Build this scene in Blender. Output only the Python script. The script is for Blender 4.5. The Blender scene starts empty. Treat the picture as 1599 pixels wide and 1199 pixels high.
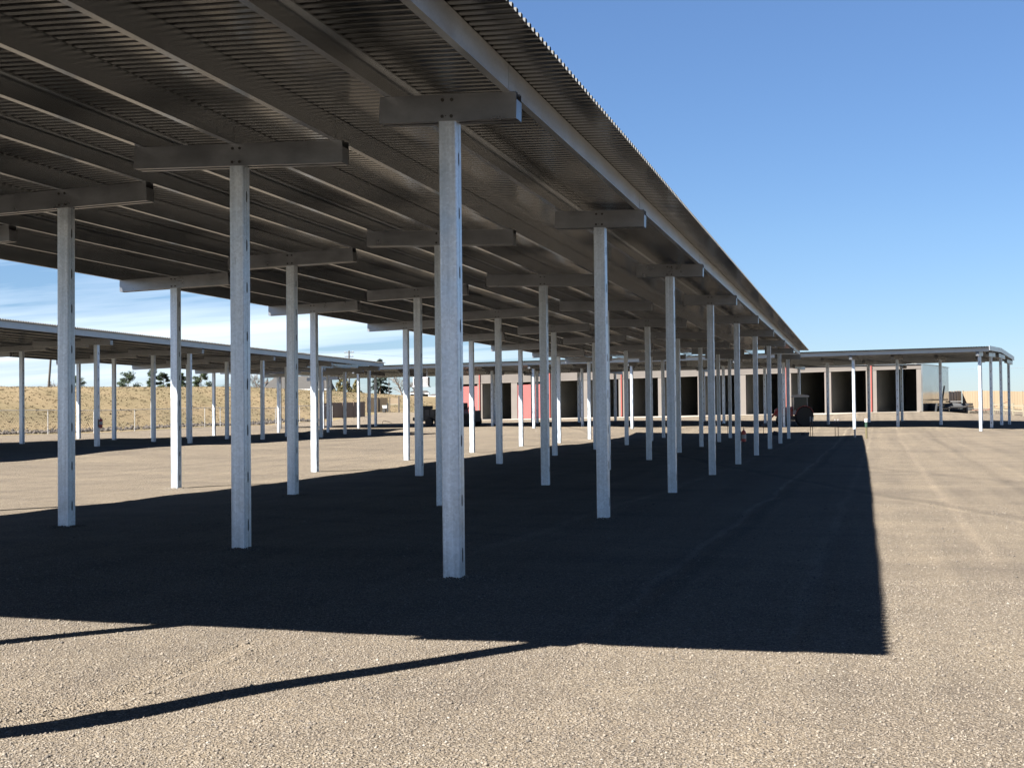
import bpy, bmesh, math, random
import numpy as np
from mathutils import Matrix, Vector
rng = np.random.default_rng(7)
random.seed(7)
PI = math.pi
S = bpy.context.scene
C = S.collection

# ---------------------------------------------------------------- camera
cd = bpy.data.cameras.new('camera')
cd.sensor_width = 36.0
cd.lens = 2054.946 / 1599 * 36.0
cd.clip_start = 0.1
cd.clip_end = 6000
cam = bpy.data.objects.new('camera', cd)
C.objects.link(cam)
R_ = (0.9665888638, 0.2561413560, -0.0098779569)
U_ = (0.0153756853, -0.0194699121, 0.9996922080)
F_ = (-0.2558701948, 0.9664432359, 0.0227577491)
cam.matrix_world = Matrix(((R_[0], U_[0], -F_[0], 0.0), (R_[1], U_[1], -F_[1], 0.0), (R_[2], U_[2], -F_[2], 1.6), (0, 0, 0, 1)))
S.camera = cam

# ---------------------------------------------------------------- sky and sun
SUN_AZ = math.radians(36.0)      # light travels towards +x +y
SUN_EL = math.radians(45.2)
W = bpy.data.worlds.new('World')
S.world = W
W.use_nodes = True
nt = W.node_tree
nt.nodes.clear()
wo = nt.nodes.new('ShaderNodeOutputWorld')
bg = nt.nodes.new('ShaderNodeBackground')
sky = nt.nodes.new('ShaderNodeTexSky')
sky.sky_type = 'NISHITA'
sky.sun_disc = False
sky.sun_elevation = SUN_EL
sky.sun_rotation = math.radians(216.0)
sky.altitude = 1600
sky.air_density = 1.0
sky.dust_density = 0.6
sky.ozone_density = 2.2
bg.inputs['Strength'].default_value = 0.050
# thin cirrus streaks low in the sky, by direction
tc = nt.nodes.new('ShaderNodeTexCoord')
sep = nt.nodes.new('ShaderNodeSeparateXYZ')
nt.links.new(tc.outputs['Generated'], sep.inputs[0])
def wmath(op, a, b=None, clamp=False):
    n = nt.nodes.new('ShaderNodeMath'); n.operation = op; n.use_clamp = clamp
    for i, v in enumerate((a, b)):
        if v is None: continue
        if isinstance(v, (int, float)): n.inputs[i].default_value = v
        else: nt.links.new(v, n.inputs[i])
    return n.outputs[0]
zc = wmath('MAXIMUM', sep.outputs['Z'], 0.02)
px_ = wmath('DIVIDE', sep.outputs['X'], wmath('ADD', zc, 0.10))
py_ = wmath('DIVIDE', sep.outputs['Y'], wmath('ADD', zc, 0.10))
cmb = nt.nodes.new('ShaderNodeCombineXYZ')
nt.links.new(px_, cmb.inputs[0]); nt.links.new(py_, cmb.inputs[1])
mp = nt.nodes.new('ShaderNodeMapping')
mp.inputs['Rotation'].default_value = (0, 0, math.radians(-14))
mp.inputs['Scale'].default_value = (0.16, 0.85, 1)
nt.links.new(cmb.outputs[0], mp.inputs[0])
no = nt.nodes.new('ShaderNodeTexNoise')
no.inputs['Scale'].default_value = 1.25
no.inputs['Detail'].default_value = 7
no.inputs['Roughness'].default_value = 0.55
no.inputs['Distortion'].default_value = 0.35
nt.links.new(mp.outputs[0], no.inputs['Vector'])
rp = nt.nodes.new('ShaderNodeValToRGB')
rp.color_ramp.elements[0].position = 0.42
rp.color_ramp.elements[1].position = 0.66
nt.links.new(no.outputs['Fac'], rp.inputs[0])
# clouds thicken to the left (-x) of the view and fade with height
hfade = wmath('SUBTRACT', 1.0, wmath('DIVIDE', sep.outputs['Z'], 0.15), True)
side = wmath('ADD', wmath('MULTIPLY', sep.outputs['X'], -4.5), -0.85, True)
cf = wmath('MULTIPLY', wmath('MULTIPLY', rp.outputs[0], hfade), side, True)
cf = wmath('MULTIPLY', wmath('POWER', cf, 0.6), 0.92)
cf = wmath('MULTIPLY', cf, wmath('ADD', wmath('DIVIDE', sep.outputs['Z'], 0.06), 0.30, True))
mix = nt.nodes.new('ShaderNodeMixRGB')
mix.inputs['Color2'].default_value = (4.6, 4.95, 5.4, 1)
nt.links.new(cf, mix.inputs['Fac'])
hz = nt.nodes.new('ShaderNodeValToRGB')      # dims the sky model by height, most at horizon and zenith; deepens shadows
hz.color_ramp.elements[0].position = 0.0; hz.color_ramp.elements[0].color = (0.280, 0.307, 0.377, 1)
hz.color_ramp.elements[1].position = 0.90; hz.color_ramp.elements[1].color = (0.237, 0.245, 0.293, 1)
e_ = hz.color_ramp.elements.new(0.40); e_.color = (0.517, 0.503, 0.532, 1)
e_ = hz.color_ramp.elements.new(0.13); e_.color = (0.377, 0.392, 0.427, 1)
nt.links.new(sep.outputs['Z'], hz.inputs[0])
mu = nt.nodes.new('ShaderNodeMixRGB'); mu.blend_type = 'MULTIPLY'; mu.inputs['Fac'].default_value = 1
nt.links.new(sky.outputs[0], mu.inputs['Color1']); nt.links.new(hz.outputs[0], mu.inputs['Color2'])
nt.links.new(mu.outputs[0], mix.inputs['Color1'])
hsv = nt.nodes.new('ShaderNodeHueSaturation')
hsv.inputs['Saturation'].default_value = 1.12
nt.links.new(mix.outputs[0], hsv.inputs['Color'])
nt.links.new(hsv.outputs[0], bg.inputs['Color'])
nt.links.new(bg.outputs[0], wo.inputs[0])

sl = bpy.data.lights.new('sun', 'SUN')
sl.energy = 5.0
sl.angle = math.radians(0.5)
sl.color = (1.0, 0.95, 0.87)
so = bpy.data.objects.new('sun', sl)
C.objects.link(so)
ld = Vector((math.sin(SUN_AZ) * math.cos(SUN_EL), math.cos(SUN_AZ) * math.cos(SUN_EL), -math.sin(SUN_EL)))
so.rotation_euler = ld.to_track_quat('-Z', 'Y').to_euler()
so.location = (-30, -30, 50)
S.view_settings.view_transform = 'Standard'
S.view_settings.look = 'None'
S.view_settings.exposure = 2.65
S.view_settings.gamma = 1.0
S.view_settings.use_curve_mapping = False

# ---------------------------------------------------------------- materials
def mat(name, col=(0.5, 0.5, 0.5), rough=0.6, metal=0.0, build=None, spec=None):
    m = bpy.data.materials.new(name); m.use_nodes = True
    t = m.node_tree; b = t.nodes['Principled BSDF']
    b.inputs['Base Color'].default_value = (*col, 1)
    b.inputs['Roughness'].default_value = rough
    b.inputs['Metallic'].default_value = metal
    if spec is not None: b.inputs['Specular IOR Level'].default_value = spec
    if build: build(t, b)
    return m
def N(t, typ, **kw):
    n = t.nodes.new(typ)
    for k, v in kw.items():
        if k in n.inputs: n.inputs[k].default_value = v
        else: setattr(n, k, v)
    return n
def L(t, a, b): t.links.new(a, b)
def ramp(t, fac, stops):
    r = t.nodes.new('ShaderNodeValToRGB'); e = r.color_ramp.elements
    while len(e) < len(stops): e.new(0.5)
    for i, (p, c) in enumerate(stops):
        e[i].position = p; e[i].color = (*c, 1)
    L(t, fac, r.inputs[0]); return r.outputs[0]
def coords(t, kind='Object', scale=(1, 1, 1), rnd=False, rot=(0, 0, 0)):
    c = t.nodes.new('ShaderNodeTexCoord'); m = t.nodes.new('ShaderNodeMapping')
    m.inputs['Scale'].default_value = scale; m.inputs['Rotation'].default_value = rot
    L(t, c.outputs[kind], m.inputs[0])
    if rnd:
        o = t.nodes.new('ShaderNodeObjectInfo'); x = N(t, 'ShaderNodeMath', operation='MULTIPLY'); x.inputs[1].default_value = 57.0
        L(t, o.outputs['Random'], x.inputs[0]); L(t, x.outputs[0], m.inputs['Location'])
    return m.outputs[0]
def mixc(t, fac, a, b, mode='MIX'):
    n = t.nodes.new('ShaderNodeMixRGB'); n.blend_type = mode
    for k, v in (('Fac', fac), ('Color1', a), ('Color2', b)):
        if isinstance(v, (int, float)): n.inputs[k].default_value = v
        elif isinstance(v, tuple): n.inputs[k].default_value = (*v, 1)
        else: L(t, v, n.inputs[k])
    return n.outputs[0]
def bump(t, b, h, strength=0.3, dist=0.02):
    n = t.nodes.new('ShaderNodeBump'); n.inputs['Strength'].default_value = strength; n.inputs['Distance'].default_value = dist
    L(t, h, n.inputs['Height']); L(t, n.outputs[0], b.inputs['Normal'])

def steel_nodes(lo, hi, r0, r1, streak=(9, 9, 0.35), amt=0.55, bmp=0.10, spg=0.5):
    def f(t, b):
        v = coords(t, 'Object', (1, 1, 1), True)
        vs = coords(t, 'Object', streak, True)
        st = N(t, 'ShaderNodeTexNoise', Scale=1.6, Detail=6.0, Roughness=0.62); L(t, vs, st.inputs['Vector'])
        pt = N(t, 'ShaderNodeTexNoise', Scale=2.3, Detail=5.0, Roughness=0.6); L(t, v, pt.inputs['Vector'])
        sp = N(t, 'ShaderNodeTexVoronoi', Scale=42.0); L(t, v, sp.inputs['Vector'])
        a = mixc(t, 0.5, st.outputs['Fac'], pt.outputs['Fac'])
        col = ramp(t, a, [(0.30, lo), (0.50, tuple((x + y) / 2 for x, y in zip(lo, hi))), (0.68, hi)])
        spc = ramp(t, sp.outputs['Color'], [(0.0, (1 - .28 * spg,) * 3), (1.0, (1 + .16 * spg,) * 3)])
        col = mixc(t, 0.7, col, spc, 'MULTIPLY')
        # thin dark scuffs and run marks
        sc = N(t, 'ShaderNodeTexNoise', Scale=5.0, Detail=8.0, Roughness=0.75)
        L(t, coords(t, 'Object', (6, 6, 0.9), True), sc.inputs['Vector'])
        sm = ramp(t, sc.outputs['Fac'], [(0.64, (0, 0, 0)), (0.72, (1, 1, 1))])
        col = mixc(t, sm, col, mixc(t, amt, col, (0.12, 0.13, 0.14)))
        L(t, col, b.inputs['Base Color'])
        mr = N(t, 'ShaderNodeMapRange'); mr.inputs['To Min'].default_value = r0; mr.inputs['To Max'].default_value = r1
        mr.inputs['From Min'].default_value = 0.3; mr.inputs['From Max'].default_value = 0.7
        L(t, pt.outputs['Fac'], mr.inputs['Value']); L(t, mr.outputs[0], b.inputs['Roughness'])
        bump(t, b, pt.outputs['Fac'], bmp, 0.02)
    return f
M = {}
M['post'] = mat('galvanised_post', metal=0.84, build=steel_nodes((0.3105, 0.3565, 0.4140), (0.6900, 0.7475, 0.8050), 0.34, 0.52, (11, 11, 0.30), .85, .12, .8))
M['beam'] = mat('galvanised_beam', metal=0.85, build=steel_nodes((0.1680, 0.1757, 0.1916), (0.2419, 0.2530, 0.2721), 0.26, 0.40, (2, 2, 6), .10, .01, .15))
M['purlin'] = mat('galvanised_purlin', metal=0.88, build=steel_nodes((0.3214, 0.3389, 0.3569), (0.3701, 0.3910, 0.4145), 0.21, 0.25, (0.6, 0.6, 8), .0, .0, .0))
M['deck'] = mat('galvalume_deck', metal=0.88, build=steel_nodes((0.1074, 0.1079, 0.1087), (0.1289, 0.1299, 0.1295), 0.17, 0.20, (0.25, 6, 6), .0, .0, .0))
M['eave'] = mat('brightened_eave_steel', metal=0.55, build=steel_nodes((0.2842, 0.2992, 0.3216), (0.3890, 0.4114, 0.4338), 0.30, 0.42, (0.6, 0.6, 8), .15, .03))  # purlin steel made less metallic, putting the eaves' sunlit brightness into the material
M['decktop'] = mat('glint_dulled_deck_top', (0.06, 0.06, 0.06), 0.8)  # sunlit top faces coloured dark and dull to hold down the rib glints
M['dark'] = mat('dark_recess', (0.02, 0.02, 0.022), 0.7)
M['bolt'] = mat('bolt_dark', (0.03, 0.03, 0.03), 0.6, 0.3)

def gravel_nodes(t, b):
    v = coords(t, 'Object')
    big = N(t, 'ShaderNodeTexNoise', Scale=0.16, Detail=5.0, Roughness=0.6); L(t, v, big.inputs['Vector'])
    mid = N(t, 'ShaderNodeTexNoise', Scale=1.1, Detail=5.0, Roughness=0.65); L(t, v, mid.inputs['Vector'])
    # wheel and grader lines running along the aisle
    tr = N(t, 'ShaderNodeTexNoise', Scale=1.0, Detail=4.0, Roughness=0.6)
    L(t, coords(t, 'Object', (1.5, 0.05, 1)), tr.inputs['Vector'])
    tr2 = N(t, 'ShaderNodeTexNoise', Scale=1.0, Detail=4.0, Roughness=0.6)
    L(t, coords(t, 'Object', (0.05, 0.6, 1), rot=(0, 0, 0.24)), tr2.inputs['Vector'])
    v1 = N(t, 'ShaderNodeTexVoronoi', Scale=62.0); L(t, v, v1.inputs['Vector'])
    v2 = N(t, 'ShaderNodeTexVoronoi', Scale=118.0); L(t, v, v2.inputs['Vector'])
    sep = t.nodes.new('ShaderNodeSeparateColor'); L(t, v1.outputs['Color'], sep.inputs[0])
    stone = ramp(t, sep.outputs[0], [(0.0, (0.0678, 0.0572, 0.0467)), (0.35, (0.1230, 0.1020, 0.0773)), (0.7, (0.1555, 0.1297, 0.0972)), (0.93, (0.1849, 0.1592, 0.1250)), (1.0, (0.2727, 0.2479, 0.2126))])
    s2 = t.nodes.new('ShaderNodeSeparateColor'); L(t, v2.outputs['Color'], s2.inputs[0])
    fine = ramp(t, s2.outputs[1], [(0.0, (0.0820, 0.0704, 0.0572)), (1.0, (0.1849, 0.1611, 0.1277))])
    col = mixc(t, 0.35, stone, fine)
    col = mixc(t, 1.0, col, ramp(t, v1.outputs['Distance'], [(0.25, (1.06, 1.06, 1.06)), (0.62, (0.74, 0.72, 0.69))]), 'MULTIPLY')  # gaps between stones coloured darker, standing in for their self-shadowing
    tone = mixc(t, 0.5, big.outputs['Fac'], mid.outputs['Fac'])
    col = mixc(t, 1.0, col, ramp(t, tone, [(0.30, (0.80, 0.80, 0.82)), (0.70, (1.16, 1.15, 1.12))]), 'MULTIPLY')
    tt = mixc(t, 0.5, tr.outputs['Fac'], tr2.outputs['Fac'])
    col = mixc(t, 1.0, col, ramp(t, tt, [(0.38, (0.80, 0.80, 0.82)), (0.50, (1.0, 1.0, 1.0)), (0.62, (1.12, 1.11, 1.09))]), 'MULTIPLY')
    # wheel tracks: strips of packed finer or churned darker gravel
    sx = t.nodes.new('ShaderNodeSeparateXYZ'); L(t, v, sx.inputs[0])
    wob = N(t, 'ShaderNodeTexNoise', Scale=0.35, Detail=2.0); L(t, v, wob.inputs['Vector'])
    def mth(op, a, b):
        n = t.nodes.new('ShaderNodeMath'); n.operation = op
        for i, q in enumerate((a, b)):
            if isinstance(q, (int, float)): n.inputs[i].default_value = q
            else: L(t, q, n.inputs[i])
        return n.outputs[0]
    def track(ax, a0, b0, w, colr, gain):
        p, q = (sx.outputs['X'], sx.outputs['Y']) if ax == 'y' else (sx.outputs['Y'], sx.outputs['X'])
        d = mth('ABSOLUTE', mth('SUBTRACT', mth('SUBTRACT', p, mth('MULTIPLY', q, b0)), mth('ADD', a0, mth('MULTIPLY', wob.outputs['Fac'], .3))), 0)
        mk = t.nodes.new('ShaderNodeMapRange'); mk.inputs['From Min'].default_value = w; mk.inputs['From Max'].default_value = w * .25
        mk.inputs['To Min'].default_value = 0; mk.inputs['To Max'].default_value = gain; L(t, d, mk.inputs['Value'])
        fd = t.nodes.new('ShaderNodeMapRange'); fd.inputs['From Min'].default_value = 8.8; fd.inputs['From Max'].default_value = 12.0; L(t, sx.outputs['Y'], fd.inputs['Value'])
        return mixc(t, mth('MULTIPLY', mth('MULTIPLY', mk.outputs[0], fd.outputs[0]), mth('ADD', mid.outputs['Fac'], .3)), col, mixc(t, 1.0, col, colr, 'MULTIPLY'))
    for ar in (('y', -2.25, .014, .08, (1.6, 1.6, 1.58), .9), ('y', -1.98, .014, .14, (.62, .62, .64), .6), ('y', -.85, .016, .10, (1.4, 1.4, 1.38), .6), ('y', -4.8, .02, .14, (1.45, 1.45, 1.45), .6),
               ('y', 1.0, .012, .12, (1.22, 1.21, 1.2), .8), ('y', 2.7, .012, .2, (.80, .80, .81), .8), ('y', 3.2, .016, .14, (1.18, 1.17, 1.15), .8), ('x', 28.2, -3.2, .8, (.74, .74, .76), .9), ('x', 27.2, -3.2, .35, (1.2, 1.2, 1.18), .9),
               ('x', 40.5, -2.6, 1.0, (.80, .80, .82), .9), ('x', 14.5, -.5, .25, (.82, .82, .84), .6), ('x', 56.0, -.8, 1.2, (.84, .84, .86), .9), ('x', 64.0, -.5, 1.0, (1.15, 1.14, 1.12), .9)):
        col = track(*ar)
    L(t, mixc(t, 1.0, col, (0.83, 0.83, 0.845), 'MULTIPLY'), b.inputs['Base Color'])
    hs = N(t, 'ShaderNodeMath', operation='MULTIPLY'); hs.inputs[1].default_value = -0.8; L(t, v1.outputs['Distance'], hs.inputs[0])
    h2 = N(t, 'ShaderNodeMath', operation='MULTIPLY'); h2.inputs[1].default_value = -0.4; L(t, v2.outputs['Distance'], h2.inputs[0])
    a = N(t, 'ShaderNodeMath', operation='ADD'); L(t, hs.outputs[0], a.inputs[0]); L(t, h2.outputs[0], a.inputs[1])
    a2 = N(t, 'ShaderNodeMath', operation='MULTIPLY_ADD'); L(t, mid.outputs['Fac'], a2.inputs[0]); a2.inputs[1].default_value = 0.8; L(t, a.outputs[0], a2.inputs[2])
    bump(t, b, a2.outputs[0], 1.0, 0.016)
M['gravel'] = mat('crushed_gravel', rough=0.92, build=gravel_nodes, spec=0.12)
def stone_nodes(t, b):
    o = t.nodes.new('ShaderNodeNewGeometry')
    c = ramp(t, o.outputs['Random Per Island'], [(0.0, (0.0436, 0.0392, 0.0356)), (0.3, (0.0840, 0.0713, 0.0588)), (0.75, (0.1172, 0.0993, 0.0795)), (0.95, (0.1346, 0.1185, 0.0977)), (1.0, (0.1703, 0.1562, 0.1366))])
    L(t, c, b.inputs['Base Color'])
M['stone'] = mat('loose_stone', rough=0.85, build=stone_nodes, spec=0.3)
def rip_nodes(t, b):
    o = t.nodes.new('ShaderNodeNewGeometry')
    L(t, ramp(t, o.outputs['Random Per Island'], [(0.0, (0.0188, 0.0167, 0.0159)), (0.5, (0.0418, 0.0355, 0.0314)), (1.0, (0.0794, 0.0690, 0.0585))]), b.inputs['Base Color'])
M['rip'] = mat('riprap_stone', rough=0.9, build=rip_nodes, spec=0.2)
def grass_nodes(t, b):
    v = coords(t, 'Object', (1, 1, 1))
    a = N(t, 'ShaderNodeTexNoise', Scale=0.9, Detail=7.0, Roughness=0.7); L(t, v, a.inputs['Vector'])
    c = N(t, 'ShaderNodeTexNoise', Scale=0.10, Detail=3.0, Roughness=0.5); L(t, v, c.inputs['Vector'])
    col = ramp(t, a.outputs['Fac'], [(0.30, (0.084, 0.066, 0.041)), (0.48, (0.102, 0.081, 0.050)), (0.70, (0.120, 0.097, 0.063))])
    col = mixc(t, 1.0, col, ramp(t, c.outputs['Fac'], [(0.35, (0.85, 0.88, 0.80)), (0.65, (1.15, 1.1, 1.05))]), 'MULTIPLY')
    L(t, col, b.inputs['Base Color'])
    bump(t, b, a.outputs['Fac'], 0.6, 0.12)
M['drygrass'] = mat('dry_grass_ground', rough=0.95, build=grass_nodes, spec=0.1)
def tuft_nodes(t, b):
    o = t.nodes.new('ShaderNodeNewGeometry')
    c = ramp(t, o.outputs['Random Per Island'], [(0.0, (0.088, 0.070, 0.044)), (1.0, (0.120, 0.097, 0.062))])
    L(t, c, b.inputs['Base Color'])
M['tuft'] = mat('grass_tuft', rough=0.9, build=tuft_nodes, spec=0.1)
def leaf(lo, hi):
    def f(t, b):
        o = t.nodes.new('ShaderNodeNewGeometry')
        L(t, ramp(t, o.outputs['Random Per Island'], [(0.0, lo), (1.0, hi)]), b.inputs['Base Color'])
    return f
M['pine'] = mat('pine_needles', rough=0.8, build=leaf((0.0114, 0.0220, 0.0114), (0.0441, 0.0593, 0.0281)), spec=0.2)
M['juniper'] = mat('juniper_foliage', rough=0.8, build=leaf((0.0258, 0.0281, 0.0106), (0.1034, 0.0851, 0.0388)), spec=0.2)
M['spruce'] = mat('spruce_needles', rough=0.8, build=leaf((0.0106, 0.0175, 0.0152), (0.0365, 0.0517, 0.0441)), spec=0.2)
M['bark'] = mat('bark', (0.115, 0.085, 0.062), 0.9)
M['barebark'] = mat('bare_branches', (0.0828, 0.0646, 0.0517), 0.9)
M['wood'] = mat('weathered_pole', (0.035, 0.03, 0.028), 0.9)
def ribbed(lo, hi, scale, axis='X', rough=0.5, metal=0.0, b_=0.5, dist=0.03):
    def f(t, b):
        v = coords(t, 'Object')
        w = N(t, 'ShaderNodeTexWave', Scale=scale); w.bands_direction = axis; L(t, v, w.inputs['Vector'])
        n = N(t, 'ShaderNodeTexNoise', Scale=0.7, Detail=5.0, Roughness=0.6); L(t, v, n.inputs['Vector'])
        L(t, ramp(t, n.outputs['Fac'], [(0.3, lo), (0.7, hi)]), b.inputs['Base Color'])
        bump(t, b, w.outputs['Fac'], b_, dist)
    return f
M['wall'] = mat('tan_wall_panel', rough=0.55, build=ribbed((0.0617, 0.0539, 0.0483), (0.0751, 0.0662, 0.0594), 3.2))
M['pier'] = mat('tan_flat_trim', rough=0.6, build=ribbed((0.0686, 0.0593, 0.0524), (0.0831, 0.0721, 0.0639), 1.2, b_=0.1))
M['galvwall'] = mat('bare_galvalume_wall', rough=0.13, metal=0.9, build=ribbed((0.341, 0.347, 0.353), (0.397, 0.403, 0.409), 3.2, 'Y', b_=0.35, dist=0.012))
M['partition'] = mat('ribbed_partition', rough=0.45, metal=0.3, build=ribbed((0.2736, 0.2812, 0.2622), (0.3344, 0.3420, 0.3192), 3.0, 'Z', b_=0.9, dist=0.05))
M['reddoor'] = mat('red_door', rough=0.5, build=ribbed((0.1520, 0.0201, 0.0182), (0.1787, 0.0274, 0.0250), 3.0, 'Z', b_=0.9, dist=0.04))
M['red'] = mat('red_paint', (0.42, 0.05, 0.035), 0.4)
M['redtrim'] = mat('red_trim', (0.1362, 0.0219, 0.0158), 0.5)
M['tractor'] = mat('red_tractor_paint', (0.198, 0.015, 0.012), 0.35)
M['black'] = mat('black_paint', (0.012, 0.012, 0.013), 0.45)
M['rubber'] = mat('tyre_rubber', (0.018, 0.018, 0.018), 0.85)
M['white'] = mat('white_paint', (0.3876, 0.3876, 0.3823), 0.5)
M['greywht'] = mat('pale_grey_plastic', (0.2842, 0.2842, 0.2949), 0.5)
M['glass'] = mat('cab_glass', (0.01, 0.012, 0.014), 0.1, 0.0, spec=0.3)
M['green'] = mat('dark_green_plastic', (0.0125, 0.0350, 0.0225), 0.5)
M['olive'] = mat('olive_fibreglass', (0.0700, 0.0595, 0.0280), 0.6)
M['rust'] = mat('rusty_steel', (0.14, 0.075, 0.05), 0.85)
M['conc'] = mat('concrete', (0.1862, 0.1702, 0.1497), 0.9)
def plank(lo, hi, sc):
    def f(t, b):
        v = coords(t, 'Object'); w = N(t, 'ShaderNodeTexNoise', Scale=1.0, Detail=5.0, Roughness=0.7)
        L(t, coords(t, 'Object', (sc, sc, 0.15)), w.inputs['Vector'])
        L(t, ramp(t, w.outputs['Fac'], [(0.3, lo), (0.7, hi)]), b.inputs['Base Color'])
    return f
M['fencebrown'] = mat('brown_panel_fence', rough=0.6, build=plank((0.1292, 0.0958, 0.0752), (0.1657, 0.1292, 0.1034), 1.5))
M['fencetan'] = mat('tan_panel_fence', rough=0.6, build=plank((0.1161, 0.0869, 0.0529), (0.1480, 0.1134, 0.0740), 1.5))
M['railcream'] = mat('cream_rail', (0.1622, 0.1435, 0.1046), 0.6)
M['shingle'] = mat('grey_shingles', rough=0.85, build=plank((0.0185, 0.0180, 0.0170), (0.0280, 0.0260, 0.0255), 3.0))
M['houseW'] = mat('pale_siding', (0.2272, 0.2272, 0.2189), 0.7)
def mesh_nodes(t, b):
    v = coords(t, 'UV', (1, 1, 1))
    w1 = N(t, 'ShaderNodeTexWave', Scale=1.0); w1.bands_direction = 'DIAGONAL'; L(t, v, w1.inputs['Vector'])
    sx = t.nodes.new('ShaderNodeMapping'); sx.inputs['Scale'].default_value = (-1, 1, 1); L(t, v, sx.inputs[0])
    w2 = N(t, 'ShaderNodeTexWave', Scale=1.0); w2.bands_direction = 'DIAGONAL'; L(t, sx.outputs[0], w2.inputs['Vector'])
    mx = N(t, 'ShaderNodeMath', operation='MAXIMUM'); L(t, w1.outputs['Fac'], mx.inputs[0]); L(t, w2.outputs['Fac'], mx.inputs[1])
    g = N(t, 'ShaderNodeMath', operation='GREATER_THAN'); g.inputs[1].default_value = 0.985; L(t, mx.outputs[0], g.inputs[0])
    L(t, g.outputs[0], b.inputs['Alpha'])
M['chain'] = mat('chain_link_wire', (0.30, 0.30, 0.29), 0.5, 0.4, build=mesh_nodes)
M['pipe'] = mat('galvanised_pipe', (0.36, 0.36, 0.36), 0.5, 0.5)
M['extred'] = mat('extinguisher_red', (0.33, 0.03, 0.02), 0.35)
M['label'] = mat('paper_label', (0.3207, 0.3101, 0.2896), 0.6)
M['cable'] = mat('cable', (0.10, 0.11, 0.13), 0.8)
M['tarp'] = mat('grey_tarp', (0.0270, 0.0288, 0.0324), 0.6)
M['lumber'] = mat('pale_lumber', (0.1239, 0.1060, 0.0828), 0.8)

# ---------------------------------------------------------------- helpers
class MB:
    def __init__(s): s.v = []; s.f = []; s.m = []
    def add(s, vs, fs, mi=0):
        o = len(s.v); s.v += [tuple(map(float, p)) for p in vs]
        s.f += [tuple(i + o for i in f) for f in fs]; s.m += [mi] * len(fs); return s
    def box(s, c, d, mi=0, rz=0.0, M3=None):
        hx, hy, hz = d[0] / 2, d[1] / 2, d[2] / 2
        p = [(-hx, -hy, -hz), (hx, -hy, -hz), (hx, hy, -hz), (-hx, hy, -hz), (-hx, -hy, hz), (hx, -hy, hz), (hx, hy, hz), (-hx, hy, hz)]
        if M3 is not None: p = [tuple(M3 @ Vector(q)) for q in p]
        elif rz:
            cs, sn = math.cos(rz), math.sin(rz); p = [(x * cs - y * sn, x * sn + y * cs, z) for x, y, z in p]
        p = [(x + c[0], y + c[1], z + c[2]) for x, y, z in p]
        return s.add(p, [(0, 3, 2, 1), (4, 5, 6, 7), (0, 1, 5, 4), (1, 2, 6, 5), (2, 3, 7, 6), (3, 0, 4, 7)], mi)
    def cyl(s, a, b, r0, r1=None, n=10, mi=0):
        r1 = r0 if r1 is None else r1
        a = Vector(a); b = Vector(b); d = (b - a).normalized(); x = d.orthogonal().normalized(); y = d.cross(x)
        vs = []
        for q, r in ((a, r0), (b, r1)):
            for i in range(n):
                t = 2 * PI * i / n; vs.append(q + x * math.cos(t) * r + y * math.sin(t) * r)
        fs = [(i, (i + 1) % n, n + (i + 1) % n, n + i) for i in range(n)] + [tuple(range(n - 1, -1, -1)), tuple(range(n, 2 * n))]
        return s.add(vs, fs, mi)
    def lathe(s, c, prof, n=14, mi=0, axis='z'):
        vs = []; k = len(prof)
        for r, z in prof:
            for i in range(n):
                t = 2 * PI * i / n
                if axis == 'z': vs.append((c[0] + r * math.cos(t), c[1] + r * math.sin(t), c[2] + z))
                elif axis == 'y': vs.append((c[0] + r * math.cos(t), c[1] + z, c[2] + r * math.sin(t)))
                else: vs.append((c[0] + z, c[1] + r * math.cos(t), c[2] + r * math.sin(t)))
        fs = []
        for j in range(k - 1):
            for i in range(n): fs.append((j * n + i, j * n + (i + 1) % n, (j + 1) * n + (i + 1) % n, (j + 1) * n + i))
        fs += [tuple(range(n)), tuple(range((k - 1) * n, k * n))]
        return s.add(vs, fs, mi)
    def tube(s, pts, r, n=6, mi=0):
        for a, b in zip(pts[:-1], pts[1:]): s.cyl(a, b, r, r, n, mi)
        return s
    def prism(s, poly, y0, y1, mi=0):      # poly in x,z extruded along y
        k = len(poly)
        vs = [(x, y0, z) for x, z in poly] + [(x, y1, z) for x, z in poly]
        fs = [(i, (i + 1) % k, k + (i + 1) % k, k + i) for i in range(k)] + [tuple(range(k - 1, -1, -1)), tuple(range(k, 2 * k))]
        return s.add(vs, fs, mi)
    def data(s, name, mats, smooth=False):
        me = bpy.data.meshes.new(name); me.from_pydata(s.v, [], s.f)
        for m in (mats if isinstance(mats, (list, tuple)) else [mats]): me.materials.append(m)
        me.polygons.foreach_set('material_index', s.m)
        bm = bmesh.new(); bm.from_mesh(me); bmesh.ops.recalc_face_normals(bm, faces=bm.faces); bm.to_mesh(me); bm.free()
        if smooth: me.polygons.foreach_set('use_smooth', [True] * len(me.polygons))
        me.update(); return me
    def build(s, name, mats, parent=None, loc=None, smooth=False):
        o = bpy.data.objects.new(name, s.data(name, mats, smooth)); C.objects.link(o)
        if parent is not None: o.parent = parent
        if loc is not None: o.location = loc
        return o
def tag(o, label=None, cat=None, group=None, kind=None):
    if label: o['label'] = label
    if cat: o['category'] = cat
    if group: o['group'] = group
    if kind: o['kind'] = kind
    return o
def thing(name, loc, label, cat, rz=0.0, group=None):
    o = bpy.data.objects.new(name, None); C.objects.link(o); o.location = loc; o.rotation_euler = (0, 0, rz)
    o.empty_display_size = 0.3
    return tag(o, label, cat, group)
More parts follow.
